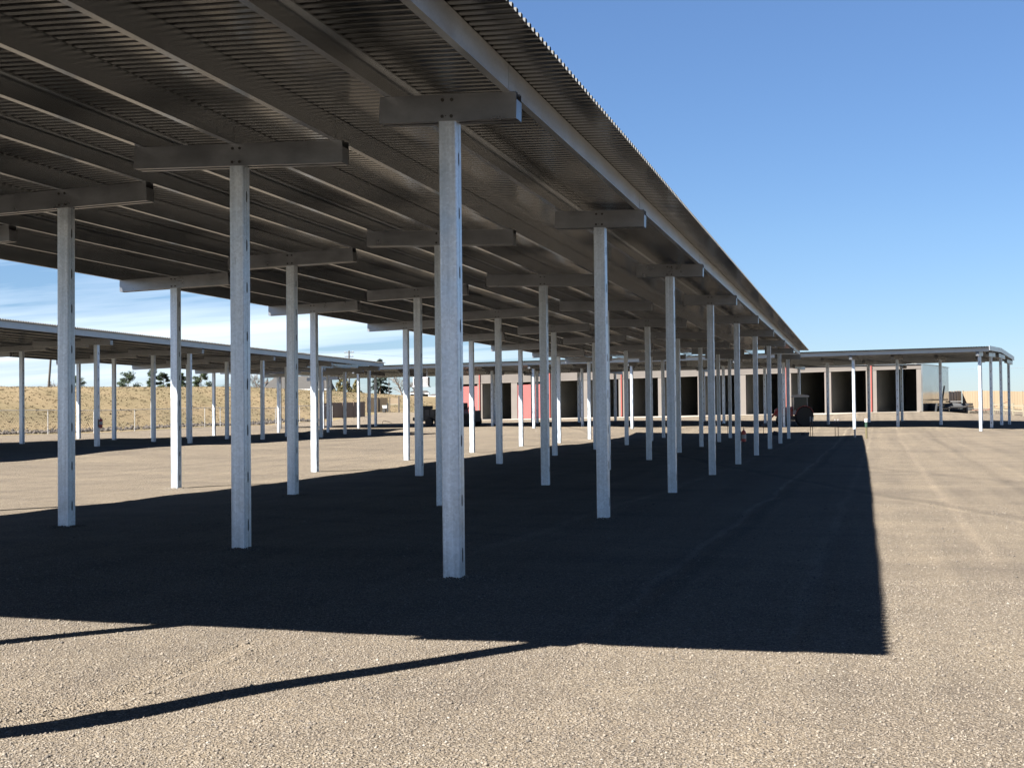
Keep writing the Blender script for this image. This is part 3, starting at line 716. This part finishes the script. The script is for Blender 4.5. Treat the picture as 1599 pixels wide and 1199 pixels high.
# ---------------------------------------------------------------- tractor
def wheel(parent, c, r, w, name='wheel', lug=True):
    m = MB(); x, y, z = c
    m.lathe(c, [(r * .55, -w / 2), (r * .93, -w / 2), (r, -w * .38), (r, w * .38), (r * .93, w / 2), (r * .55, w / 2)], 28, 0, 'y')
    if lug:
        for i in range(22):
            t = 2 * PI * i / 22
            for sy in (-1, 1):
                tt = t + (0.07 if sy > 0 else 0)
                M3 = Matrix.Rotation(-tt, 3, 'Y') @ Matrix.Rotation(sy * .6, 3, 'X')
                m.box((x + math.cos(tt) * (r + .015), y + sy * w * .22, z + math.sin(tt) * (r + .015)), (.05, w * .5, .045), 0, 0, M3)
    o = m.build(name, M['rubber'], parent)
    m = MB(); m.lathe(c, [(r * .1, -w * .30), (r * .5, -w * .30), (r * .56, -w * .45), (r * .56, w * .45), (r * .5, w * .30), (r * .1, w * .30)], 20, 0, 'y'); q = m.build('rim', M['greywht'], o)
    return o
zt_ = Hs(-4.4, 94.6)
tr = thing('tractor', (-4.22, 94.7, zt_), 'red farm tractor with pale cab roof and front loader parked under the far canopy', 'tractor', .12)
tr.scale = (0.80, 0.80, 0.95)
wheel(tr, (.45, -.78, .72), .72, .42); wheel(tr, (.45, .78, .72), .72, .42); wheel(tr, (-1.45, -.68, .46), .46, .28); wheel(tr, (-1.45, .68, .46), .46, .28)
m = MB(); m.prism([(-2.05, .75), (-2.1, 1.25), (-1.9, 1.36), (-.55, 1.48), (-.5, .75)], -.34, .34); m.build('hood', M['tractor'], tr)
m = MB(); m.box((-.6, 0, .62), (2.5, .42, .34)); m.box((.45, 0, .72), (.4, 1.3, .3)); m.box((-1.45, 0, .46), (.14, 1.2, .14)); m.build('chassis', M['black'], tr)
for sy in (-1, 1):
    m = MB(); pts = []
    for i in range(9):
        t_ = math.radians(20 + 150 * i / 8); pts.append((.45 + .82 * math.cos(t_), .72 + .82 * math.sin(t_)))
    pin = [(.45 + .78 * math.cos(math.radians(20 + 150 * i / 8)), .72 + .78 * math.sin(math.radians(20 + 150 * i / 8))) for i in range(8, -1, -1)]
    m.prism(pts + pin, sy * .78 - .24, sy * .78 + .24); m.build('fender', M['tractor'], tr)
cab = MB()
for x, y in ((-.48, -.6), (-.48, .6), (.72, -.62), (.72, .62)): cab.cyl((x, y, 1.15), (x * .92 + .02, y * .9, 2.2), .035, .03, 6)
cab.box((.12, 0, 1.02), (1.3, 1.2, .3)); cab.build('cab_frame', M['greywht'], tr)
m = MB(); m.prism([(-.62, 2.2), (-.55, 2.3), (.0, 2.36), (.75, 2.3), (.9, 2.2), (.8, 2.16), (-.55, 2.16)], -.68, .68); m.build('cab_roof', M['greywht'], tr)
m = MB(); m.box((.12, -.585, 1.68), (1.1, .01, .95)); m.box((.12, .585, 1.68), (1.1, .01, .95)); m.box((-.455, 0, 1.68), (.01, 1.05, .95)); m.box((.69, 0, 1.68), (.01, 1.05, .95)); m.build('cab_glass', M['glass'], tr)
m = MB(); m.box((.2, 0, 1.3), (.5, .5, .14)); m.box((.42, 0, 1.6), (.12, .48, .5)); m.build('seat', M['black'], tr)
m = MB()
for sy in (-.5, .5): m.tube([(-.55, sy, 1.2), (-1.6, sy, 1.3), (-2.6, sy, .55)], .07)
m.box((-2.1, 0, .9), (.1, 1.0, .1)); m.build('loader_arm', M['tractor'], tr)
m = MB(); m.prism([(-2.6, .75), (-2.55, .12), (-3.25, .06), (-3.2, .12), (-2.68, .2), (-2.66, .72)], -.85, .85); m.build('loader_bucket', M['black'], tr)
m = MB(); m.cyl((-1.2, .2, 1.4), (-1.2, .2, 2.05), .035, .03, 8); m.build('exhaust_pipe', M['black'], tr)
m = MB(); m.lathe((1.06, -.84, 1.36), [(.05, 0), (.06, .04)], 10, 0, 'x'); m.build('tail_lamp', M['greywht'], tr)

# ---------------------------------------------------------------- dump trailer and red loader
zt_ = Hs(-32.7, 101.2)
dt = thing('dump_trailer', (-32.7, 101.2, zt_), 'black high-sided dump trailer with its drawbar pointing left, under the far canopy', 'trailer', -.30)
m = MB()
for y in (-.95, .95): m.box((0, y, 1.0), (3.3, .06, .78))
for x in (-1.65, 1.65): m.box((x, 0, 1.02), (.07, 1.9, .84))
m.box((0, 0, .6), (3.3, 1.85, .07))
for i in range(7):
    m.box((-1.5 + i * .5, -.995, 1.0), (.06, .04, .76))
m.box((-1.55, 0, 1.56), (.25, 1.6, .26)); m.build('box', M['black'], dt)
m = MB(); m.box((0, -.5, .5), (3.3, .1, .14)); m.box((0, .5, .5), (3.3, .1, .14)); m.tube([(-1.6, -.5, .5), (-2.75, 0, .5)], .05); m.tube([(-1.6, .5, .5), (-2.75, 0, .5)], .05); m.build('chassis', M['black'], dt)
m = MB(); m.cyl((-2.45, 0, .02), (-2.45, 0, 1.0), .04, .04, 8); m.box((-2.45, 0, .03), (.2, .2, .03)); m.box((-2.6, 0, .62), (.35, .28, .26)); m.build('jack', M['black'], dt)
for x in (-.45, .45):
    for y in (-1.08, 1.08): wheel(dt, (x, y, .36), .36, .2, 'wheel', False)
m = MB(); m.box((0, -1.08, .80), (1.9, .24, .03)); m.box((0, 1.08, .80), (1.9, .24, .03)); m.build('fender', M['black'], dt)
zt_ = Hs(-30.0, 100.9)
ld_ = thing('compact_loader', (-30.5, 101.1, zt_), 'small red compact loader with black knobbly tyres at the right end of the dump trailer', 'loader', -.30)
m = MB(); m.prism([(-.9, .45), (-.9, .9), (-.4, 1.0), (.3, 1.0), (.75, .9), (.75, .45)], -.42, .42); m.build('body', M['black'], ld_)
m = MB(); m.prism([(-.95, .9), (-.9, 1.2), (-.5, 1.38), (-.15, 1.38), (-.1, 1.0)], -.36, .36); m.build('hood', M['tractor'], ld_)
for x, y in ((-.55, -.6), (.5, -.6), (-.55, .6), (.5, .6)): wheel(ld_, (x, y, .40), .40, .3)
m = MB()
for y in (-.42, .42): m.tube([(-.1, y, .9), (-.1, y, 1.55), (.45, y, 1.55), (.5, y, .9)], .03)
m.build('roll_cage', M['black'], ld_)
m = MB(); m.box((.05, 0, 1.42), (.45, .5, .12)); m.box((-.18, 0, 1.65), (.1, .5, .42)); m.build('seat', M['black'], ld_)
m = MB(); m.box((.98, 0, .8), (.1, .7, .9)); m.tube([(.7, -.4, 1.0), (.95, -.4, 1.0)], .05); m.tube([(.7, .4, 1.0), (.95, .4, 1.0)], .05); m.build('rack', M['black'], ld_)

# ---------------------------------------------------------------- hanging unit under far canopy, flood light
t = thing('hanging_cabinet', (-32.35, 95.2, 3.70), 'white louvred box with a dark front panel hanging below the far canopy', 'cabinet', .1)
m = MB(); m.box((0, 0, .42), (1.15, .7, .70)); m.box((0, 0, .05), (1.3, .85, .05)); m.build('casing', M['greywht'], t)
m = MB(); m.box((-.36, -.36, .42), (.30, .03, .50)); m.build('front_panel', M['black'], t)
m = MB()
for i in range(7): m.box((.34, -.365, .16 + i * .085), (.36, .03, .05))
m.build('louvre', M['pipe'], t)
m = MB(); m.cyl((-.45, 0, .76), (-.45, 0, 1.45), .03, .03, 8); m.cyl((.45, 0, .76), (.45, 0, 1.45), .03, .03, 8); m.build('hanger_rod', M['pipe'], t)
t = thing('security_camera', (3.2, 102.15, 4.72), 'white round security camera at the head of a rear post of the far canopy', 'camera')
m = MB(); m.lathe((0, 0, 0), [(.10, -.03), (.16, 0), (.16, .16), (.10, .22)], 14); m.build('housing', M['white'], t)
m = MB(); m.cyl((0, -.15, .09), (0, -.19, .09), .05, .05, 12); m.build('lens', M['black'], t)

# ---------------------------------------------------------------- fences
def line_fence(name, pts, h, mt, label, posts=2.4, cat='fence', rail=None, boards=True, tops=None):
    x0, y0 = pts[0]; root = thing(name, (x0, y0, Hs(x0, y0)), label, cat); b = Vector((x0, y0, Hs(x0, y0)))
    k = 0
    for (xa, ya), (xb, yb) in zip(pts[:-1], pts[1:]):
        Ls = math.hypot(xb - xa, yb - ya); n = max(1, round(Ls / posts)); ang = math.atan2(yb - ya, xb - xa)
        for i in range(n):
            f0, f1 = i / n, (i + 1) / n; p0 = Vector((xa + (xb - xa) * f0, ya + (yb - ya) * f0, 0)); p1 = Vector((xa + (xb - xa) * f1, ya + (yb - ya) * f1, 0))
            p0.z = Hs(p0.x, p0.y); p1.z = Hs(p1.x, p1.y); w = (p1 - p0).length; c = (p0 + p1) / 2 - b; zz = c.z
            m = MB()
            if boards:
                nb = max(2, round(w / .30))
                for j in range(nb):
                    q = (j + .5) / nb - .5
                    m.box((math.cos(ang) * q * w + c.x, math.sin(ang) * q * w + c.y, zz + h / 2 + q * (p1.z - p0.z) + .03), (w / nb - .012, .03, h - .04), 0, ang)
                m.build('panel', mt, root)
            else:
                for zr in rail:
                    m.box((c.x, c.y, zz + zr), (w, .05, .14), 0, ang)
                m.build('rail', mt, root)
            m = MB(); m.box((p0.x - b.x, p0.y - b.y, p0.z - b.z + h / 2), (.12, .12, h + .12), 0, ang); m.build('fence_post', mt, root)
            k += 1
    return root
line_fence('panel_fence', [(-60.3, 141.0), (-56.9, 146.6)], 1.82, M['fencebrown'], 'brown solid panel fence climbing to the right behind the left canopy', 1.7)
line_fence('panel_fence', [(-59.6, 154.2), (-57.6, 156.3)], 1.85, M['fencetan'], 'sunlit tan panel fence beside the yard gate at the far left', 1.5)
line_fence('panel_fence', [(5.6, 138.5), (8.95, 146.8), (11.1, 158.0)], 2.0, M['fencebrown'], 'brown ribbed panel fence running back from behind the storage building', 2.2)
line_fence('panel_fence', [(11.3, 158.2), (21.0, 150.2), (40, 136)], 2.0, M['fencetan'], 'long tan panel fence closing the yard on the right', 2.4)
line_fence('rail_fence', [(11.6, 126.0), (14.2, 119.0), (17.5, 111)], 1.0, M['railcream'], 'low cream post-and-rail fence at the far right edge', 1.8, 'fence', (.86, .42), False)
t = thing('yard_gate', (-57.4, 156.5, Hs(-57.4, 156.5)), 'yard gate with a dark right-hand post and one pale middle rail', 'gate', .24)
m = MB(); m.box((1.15, 0, 1.0), (.16, .16, 2.1)); m.build('gate_post', M['wood'], t); m = MB(); m.box((0, 0, .98), (.08, .08, 1.95)); m.build('gate_post', M['wood'], t)
m = MB(); m.box((.55, 0, 1.0), (1.1, .05, .1)); m.build('gate_rail', M['railcream'], t); m = MB(); m.box((.55, 0, 1.42), (1.05, .04, .75)); m.build('gate_panel', M['fencetan'], t)
t = thing('hand_cart', (-57.35, 154.6, Hs(-57.35, 154.6)), 'small dark two-wheeled cart with a pale green hopper in front of the yard gate', 'cart', .2)
m = MB(); m.prism([(-.25, .5), (.25, .5), (.34, .9), (-.34, .9)], -.25, .25); m.build('hopper', M['houseW'], t)
m = MB(); m.box((.35, 0, .62), (.14, .5, 1.1)); m.box((0, 0, .45), (.6, .4, .08)); m.build('frame', M['black'], t); wheel(t, (-.1, -.3, .22), .22, .08, 'wheel', False); wheel(t, (-.1, .3, .22), .22, .08, 'wheel', False)
t = thing('bent_pipe', (-42.0, 113.5, Hs(-42, 113.5)), 'thin bent pipe arching up from the gravel beyond the left canopy', 'pipe', .2)
m = MB(); m.tube([(-.35, 0, 0), (-.33, 0, .33), (-.2, 0, .42), (.3, 0, .30), (.55, 0, .16)], .02); m.build('pipe', M['rust'], t)

# chain-link fence along the foot of the slope
pts = [(-57.9, y) for y in np.arange(58, 140.5, 3.0)]
cf_ = thing('chain_link_fence', (-57.9, 58, Hs(-57.9, 58)), 'grey chain-link fence along the foot of the dry grass slope', 'fence')
b0 = Vector((-57.9, 58, Hs(-57.9, 58)))
for i, (x, y) in enumerate(pts):
    m = MB(); z = Hs(x, y) - b0.z; m.cyl((x - b0.x, y - b0.y, z - .2), (x - b0.x, y - b0.y, z + 1.8), .032, .032, 8); m.build('fence_post', M['pipe'], cf_)
m = MB(); m.tube([(x - b0.x, y - b0.y, Hs(x, y) - b0.z + 1.76) for x, y in pts], .022); m.build('top_rail', M['pipe'], cf_)
me = bpy.data.meshes.new('wire_fabric'); vs = []; fs = []; uvs = []
for i, (x, y) in enumerate(pts):
    z = Hs(x, y) - b0.z; vs += [(x - b0.x, y - b0.y, z + .03), (x - b0.x, y - b0.y, z + 1.76)]
for i in range(len(pts) - 1): fs.append((2 * i, 2 * i + 2, 2 * i + 3, 2 * i + 1))
me.from_pydata(vs, [], fs); uv = me.uv_layers.new(name='UV')
for p in me.polygons:
    for li in p.loop_indices:
        v = me.vertices[me.loops[li].vertex_index].co; uv.data[li].uv = ((v.y) * 2.2, v.z * 2.2)
me.materials.append(M['chain']); o = bpy.data.objects.new('wire_fabric', me); C.objects.link(o); o.parent = cf_

# ---------------------------------------------------------------- slope cover: tufts and riprap
def tufts(n):
    x = -59.3 - 26 * rng.uniform(0, 1, n) ** 1.1; y = rng.uniform(48, 215, n)
    ok = (x > -.72 * y - 5) & (x < -.27 * y + 2); x, y = x[ok], y[ok]; n = len(x); nb = 5
    V = []; Z = H(x, y)
    a = rng.uniform(0, 2 * PI, (n, nb)); h = rng.uniform(.03, .11, (n, nb)) * rng.uniform(.5, 1.2, (n, 1)); r = rng.uniform(.05, .28, (n, nb)); w = rng.uniform(.03, .08, (n, nb))
    cx = x[:, None] + np.cos(a) * .05; cy = y[:, None] + np.sin(a) * .05; z = Z[:, None] + 0 * a
    p0 = np.stack([cx - np.sin(a) * w, cy + np.cos(a) * w, z - .03], 2); p1 = np.stack([cx + np.sin(a) * w, cy - np.cos(a) * w, z - .03], 2)
    p2 = np.stack([cx + np.cos(a) * r, cy + np.sin(a) * r, z + h], 2)
    V = np.stack([p0, p1, p2], 2).reshape(-1, 3); return V, np.arange(len(V)).reshape(-1, 3)
V_, F_2 = tufts(14000)
tag(bigmesh('dry_grass', V_, F_2, M['tuft']), kind='stuff')
def riprap(n):
    y = rng.uniform(70, 141, n); x = -59.6 - np.abs(rng.normal(0, .9, n)); s_ = rng.uniform(.06, .22, n)
    base = np.array([(1, 0, 0), (-1, 0, 0), (0, 1, 0), (0, -1, 0), (0, 0, 1), (0, 0, -1)], float)
    V = (base[None] * rng.uniform(.6, 1.2, (n, 6, 1)) + rng.uniform(-.25, .25, (n, 6, 3))) * s_[:, None, None]
    V += np.stack([x, y, H(x, y) + s_ * .25], 1)[:, None]
    f = np.array([(0, 2, 4), (2, 1, 4), (1, 3, 4), (3, 0, 4), (2, 0, 5), (1, 2, 5), (3, 1, 5), (0, 3, 5)])
    return V.reshape(-1, 3), (f[None] + (np.arange(n) * 6)[:, None, None]).reshape(-1, 3)
V_, F_2 = riprap(1500)
tag(bigmesh('riprap_rocks', V_, F_2, M['rip']), kind='stuff')

# ---------------------------------------------------------------- trees
def leaf_cloud(centres, radii, per, size, flat=1.0, seed=0):
    r = np.random.default_rng(seed); Vs = []
    for c, rd, n in zip(centres, radii, per):
        d = r.normal(0, 1, (n, 3)); d /= np.linalg.norm(d, axis=1)[:, None]; d *= (r.uniform(0, 1, (n, 1)) ** .45) * np.array(rd)
        p = np.array(c) + d; q = r.normal(0, 1, (n, 3, 3)) * size; q[:, :, 2] *= flat; Vs.append(p[:, None, :] + q)
    V = np.concatenate(Vs).reshape(-1, 3); return V, np.arange(len(V)).reshape(-1, 3)
def crown_obj(root, V, F, mt, name='crown'):
    o = bigmesh(name, V, F, mt); o.parent = root; return o
def pine(x, y, zb, h, w, label, seed, kind='pine'):
    t = thing('pine_tree' if kind == 'pine' else ('juniper_tree' if kind == 'juniper' else 'spruce_tree'), (x, y, zb), label, 'tree', group='evergreen trees beyond the slope')
    r = random.Random(seed)
    m = MB(); m.cyl((0, 0, -.5), (r.uniform(-.2, .2), 0, h * .93), .16 * h / 7, .03, 8)
    cs, rs, ns = [], [], []
    if kind == 'pine':
        nb = 26
        for i in range(nb):
            f = .12 + .86 * (i / nb); a = r.uniform(0, 2 * PI); prof = math.sin(min(1, (1 - f) * 1.5 + .12) * PI / 2) * (0.75 + .5 * r.random())
            L_ = w / 2 * prof; c = (math.cos(a) * L_ * .72, math.sin(a) * L_ * .72, h * f + r.uniform(-.1, .2))
            m.cyl((0, 0, h * f - .3), c, .035, .015, 5); q = r.uniform(.32, .55) * w * .32
            cs.append(c); rs.append((q * 1.25, q * 1.25, q * .75)); ns.append(150)
        V, F = leaf_cloud(cs, rs, ns, .17 * h / 7, .6, seed)
        crown_obj(t, V, F, M['pine'])
    elif kind == 'juniper':
        for i in range(34):
            f = r.uniform(.06, .97); a = r.uniform(0, 2 * PI); L_ = w / 2 * (1 - f) ** .6 * r.uniform(.3, 1.0); q = r.uniform(.3, .5) * w * .30
            cs.append((math.cos(a) * L_, math.sin(a) * L_, h * f)); rs.append((q, q, q * 1.2)); ns.append(110)
        V, F = leaf_cloud(cs, rs, ns, .12, 1.2, seed); crown_obj(t, V, F, M['juniper'])
    else:
        for i in range(60):
            f = .05 + .93 * i / 60; a = r.uniform(0, 2 * PI); L_ = w / 2 * (1 - f) ** .8
            for k in range(3):
                kk = (k + 1) / 3; cs.append((math.cos(a) * L_ * kk, math.sin(a) * L_ * kk, h * f - L_ * .25 * kk)); rs.append((.28, .28, .12)); ns.append(40)
        V, F = leaf_cloud(cs, rs, ns, .16, .8, seed); crown_obj(t, V, F, M['spruce'])
    m.build('trunk', M['bark'], t)
    return t
pine(-160.9, 246.9, 6.0, 4.6, 4.6, 'dark pine seen between two left-hand posts, leftmost of the evergreens', 11)
pine(-161.3, 267.5, 6.0, 5.9, 5.4, 'broad bushy pine standing alone on the slope crest, second evergreen from the left', 12)
pine(-150.6, 259.9, 6.0, 6.3, 3.6, 'tall narrow pale green pine behind the grass crest, just left of a canopy post', 13)
pine(-158.5, 278.5, 6.0, 6.2, 3.4, 'thin open pine with gaps in its crown, fourth evergreen from the left', 14)
pine(-149.3, 270.6, 6.0, 5.6, 3.2, 'small pine half hidden behind a canopy post, fifth evergreen from the left', 15)
pine(-140.4, 262.7, 6.0, 6.0, 4.2, 'lopsided pine with a bare lower trunk, rightmost of the pines', 16)
pine(-98.9, 242.7, 4.9, 5.2, 4.2, 'rounded brownish green juniper right of the grey-roofed farmhouse', 17, 'juniper')
pine(-95.3, 241.0, 4.9, 3.4, 2.4, 'smaller juniper leaning on the right side of the larger one', 18, 'juniper')
pine(-88.3, 235.4, 4.9, 7.4, 5.0, 'tall blue-green spruce behind the end of the left canopy', 19, 'spruce')
def bare(x, y, zb, h, w, label, seed):
    t = thing('bare_tree', (x, y, zb), label, 'tree', group='leafless trees beyond the slope'); r = random.Random(seed); br = MB(); tk = MB()
    def grow(p, d, L_, rad, lv):
        q = p + d * L_; mid = (p + q) / 2 + Vector((r.uniform(-.08, .08), r.uniform(-.08, .08), 0)) * L_
        tgt = tk if lv < 2 else br
        tgt.cyl(p, mid, rad, rad * .85, 5); tgt.cyl(mid, q, rad * .85, rad * .65, 5)
        if lv >= 5: return
        for _ in range(3 if lv else 4):
            nd = (d + Vector((r.uniform(-1, 1) * w, r.uniform(-1, 1) * w, r.uniform(-.25, .5)))).normalized(); grow(q if r.random() < .6 else mid, nd, L_ * r.uniform(.62, .85), rad * .62, lv + 1)
    grow(Vector((0, 0, -.3)), Vector((r.uniform(-.15, .15), 0, 1)).normalized(), h * .26, .17, 0)
    tk.build('trunk', M['barebark'], t); br.build('crown', M['barebark'], t)
bare(-153.5, 228.2, 5.6, 5.0, .8, 'small bare tree beside the leaning utility pole at the far left', 21)
bare(-140.2, 273.1, 6.0, 4.4, .9, 'low spreading bare tree right of the last pine', 22)
bare(-123.3, 246.5, 5.0, 6.6, .9, 'tall bare tree left of the farmhouse, partly behind a thick post', 23)
bare(-102.5, 212.0, 4.8, 6.0, .9, 'bare tree with arching branches over the left end of the farmhouse roof', 24)
bare(-87.6, 245.5, 4.9, 6.6, .85, 'large gnarled bare tree above the yard gate', 25)
bare(-84.0, 243.0, 4.9, 5.0, .9, 'smaller bare tree right of the gnarled one', 26)

# ---------------------------------------------------------------- farmhouse and far sheds
def house(x, y, z, rz, Lx, Dy, wh, rh, label, mroof, mwall, chim=True, name='farmhouse'):
    t = thing(name, (x, y, z), label, 'house' if name == 'farmhouse' else 'shed', rz)
    m = MB(); m.box((0, 0, wh / 2), (Lx, Dy, wh)); m.add([(-Lx / 2, -Dy / 2, wh), (-Lx / 2, Dy / 2, wh), (-Lx / 2 + 0.0, 0, wh + rh * .97), (Lx / 2, -Dy / 2, wh), (Lx / 2, Dy / 2, wh), (Lx / 2, 0, wh + rh * .97)], [(0, 1, 2), (3, 5, 4)]); m.build('wall', mwall, t)
    m = MB(); e = .45; hip = Lx * .12
    vs = [(-Lx / 2 - e, -Dy / 2 - e, wh - .12), (Lx / 2 + e, -Dy / 2 - e, wh - .12), (Lx / 2 + e, Dy / 2 + e, wh - .12), (-Lx / 2 - e, Dy / 2 + e, wh - .12), (-Lx / 2 + hip, 0, wh + rh), (Lx / 2 - hip * .3, 0, wh + rh)]
    m.add(vs, [(0, 1, 5, 4), (1, 2, 5), (2, 3, 4, 5), (3, 0, 4), (0, 3, 2, 1)]); rf = m.build('roof', mroof, t)
    m = MB(); m.box((0, -Dy / 2 - e + .01, wh - .13), (Lx + 2 * e, .06, .22)); m.build('fascia', M['white'], t)
    if chim: m = MB(); m.box((.6, .2, wh + rh + .25), (.7, .6, 1.3)); m.build('chimney', M['rust'], rf)
    for fx in (-.3, .05, .32):
        m = MB(); m.box((Lx * fx, -Dy / 2 - .03, wh * .62), (.9, .06, .9)); m.build('window', M['glass'], t)
    return t
house(-120.5, 270.5, 4.6, .26, 14.2, 8, 2.9, 2.9, 'grey-roofed farmhouse with pale walls and a chimney on the crest of the slope', M['shingle'], M['houseW'])
house(-131.0, 310.0, 4.6, .26, 5.5, 5, 2.2, 1.2, 'small pale outbuilding behind the right end of the farmhouse', M['shingle'], M['houseW'], False, 'shed')
house(-84.2, 246.5, 4.6, .26, 3.2, 4, 1.3, .5, 'small dark shed on the horizon left of the hanging cabinet', M['shingle'], M['wood'], False, 'shed')
house(-92.6, 285.0, 4.5, .26, 4.2, 4, 1.4, .4, 'low brown shed on the horizon just left of the storage building', M['wood'], M['fencebrown'], False, 'shed')

# ---------------------------------------------------------------- utility poles and cables
def pole(x, y, z, h, label, lean=(0, 0), arms=1, r=.19):
    t = thing('utility_pole', (x, y, z), label, 'utility pole', group='wooden utility poles'); m = MB(); top = Vector((lean[0], lean[1], h)); m.cyl((0, 0, -1), top, r, r * .7, 10); m.build('pole', M['wood'], t)
    for a in range(arms):
        m = MB(); zz = h - .35 - a * .8; m.box((lean[0] * zz / h, lean[1] * zz / h, zz), (2.3 - .5 * a, .1, .12), 0, -.26 + .9 * a); m.build('crossarm', M['wood'], t)
        for fx in (-.95, 0, .95): m = MB(); m.lathe((lean[0] * zz / h + fx * math.cos(-.26) * (1 - .2 * a), fx * math.sin(-.26), zz + .06), [(.05, 0), (.07, .08), (.04, .18)], 8); m.build('insulator', M['greywht'], t)
pole(-119.35, 175.1, 5.0, 10.5, 'leaning dark utility pole behind the left canopy, at the far left', (1.0, 0), 1)
pole(-97.55, 242.9, 4.8, 9.6, 'utility pole with crossed arms rising behind the left canopy roof', (0, 0), 2)
pole(-83.1, 226.2, 4.8, 3.8, 'thin short pole beside the gnarled bare tree', (0, 0), 0, .08)
def cable(pa, pb, sag, label, r=.014):
    pa = Vector(pa); pb = Vector(pb); m = MB(); n = 14; pts = []
    for i in range(n + 1):
        f = i / n; p = pa.lerp(pb, f); p.z -= sag * 4 * f * (1 - f); pts.append(p - pa)
    m.tube(pts, r, 5); o = m.build('power_cable', M['cable'], None, pa); tag(o, label, 'cable', 'overhead power cables')
cable((-180, 100, 12.5), (-118.35, 175.1, 14.0), 1.0, 'upper overhead cable left of the leaning pole')
cable((-180, 102, 10.5), (-118.4, 175.1, 11.6), 1.3, 'lower overhead cable left of the leaning pole')
cable((-118.3, 175.1, 14.9), (-97.5, 242.9, 14.1), 1.2, 'overhead cable between the leaning pole and the pole with crossed arms')
cable((-97.5, 242.9, 14.0), (-20, 330, 14.0), 1.6, 'overhead cable running right from the pole with crossed arms')
cable((4, 200, 7.4), (60, 168, 7.4), .25, 'overhead cable crossing the sky at the right edge, above the tan fence', .018)

# ---------------------------------------------------------------- equipment beside the storage building
zf = Hs(8.3, 129.6)
t = thing('equipment_trailer', (8.3, 129.6, zf), 'dark flatbed trailer with an upright mast, parked by the metal end wall', 'trailer', -.15)
m = MB(); m.box((0, 0, .62), (2.6, 4.2, .14)); m.box((0, -2.6, .55), (.14, 1.2, .12)); m.build('bed', M['black'], t)
for y in (-.5, .5):
    for x in (-1.2, 1.2): m = MB(); m.lathe((x, y, .36), [(.2, -.1), (.36, -.1), (.36, .1), (.2, .1)], 16, 0, 'x'); m.build('wheel', M['rubber'], t)
m = MB(); m.cyl((-.9, -1.0, .6), (-.6, -1.0, 2.6), .09, .07, 8); m.box((-.9, -1.0, 1.3), (1.2, .1, .1)); m.cyl((-.5, -1, 1.1), (.9, -1, 1.1), .05, .05, 8); m.build('mast', M['black'], t)
m = MB(); m.prism([(-.7, .69), (.9, .69), (.7, .92), (.1, 1.0), (-.6, .85)], -.4, .9); m.build('engine_cover', M['tarp'], t)
t = thing('snow_plough_blade', (6.7, 126.2, Hs(6.7, 126.2)), 'low grey and dark implement leaning against the foot of the metal end wall', 'implement', .3)
m = MB(); m.prism([(-.6, 0), (-.5, .5), (-.42, .8), (-.36, .78), (-.4, .5), (-.48, 0)], -1.3, 1.3); m.build('blade', M['tarp'], t)
m = MB(); m.tube([(-.4, -.5, .4), (.6, 0, .35)], .06); m.tube([(-.4, .5, .4), (.6, 0, .35)], .06); m.box((.2, 0, .75), (.7, .1, .08)); m.build('frame', M['black'], t)
t = thing('lumber_stack', (9.7, 137.6, Hs(9.7, 137.6)), 'long black stack of dark beams lying in front of the brown ribbed fence', 'stack', -.2)
for i in range(3): m = MB(); m.box((0, 0, .18 + i * .27), (1.9 - .1 * i, 3.4, .24)); m.build('beam', M['black'], t)
t = thing('lumber_stack', (10.5, 134.0, Hs(10.5, 134.0)), 'pale loose boards lying on the gravel right of the black stack', 'stack', .3)
for i, (dx, rz_) in enumerate(((0, 0), (.4, .2), (-.3, -.15))): m = MB(); m.box((dx, 0, .08 + .09 * i), (2.0, .5, .06), 0, rz_); m.build('board', M['lumber'], t)
t = thing('farm_harrow', (11.6, 134.0, Hs(11.6, 134.0)), 'low dark harrow with a raised slanting drawbar beside the far canopy end posts', 'implement', .2)
m = MB()
for y in (-.6, 0, .6): m.box((0, y, .35), (2.2, .08, .08))
for x in (-1, -.5, 0, .5, 1): m.box((x, 0, .35), (.08, 1.3, .08))
m.build('frame', M['rust'], t)
m = MB()
for x in (-1, -.6, -.2, .2, .6, 1):
    for y in (-.6, 0, .6): m.cyl((x, y, .35), (x + .05, y, 0), .02, .012, 5)
m.build('tines', M['black'], t)
m = MB(); m.tube([(.2, 0, .4), (2.1, 0, 1.15)], .05); m.build('drawbar', M['rust'], t)
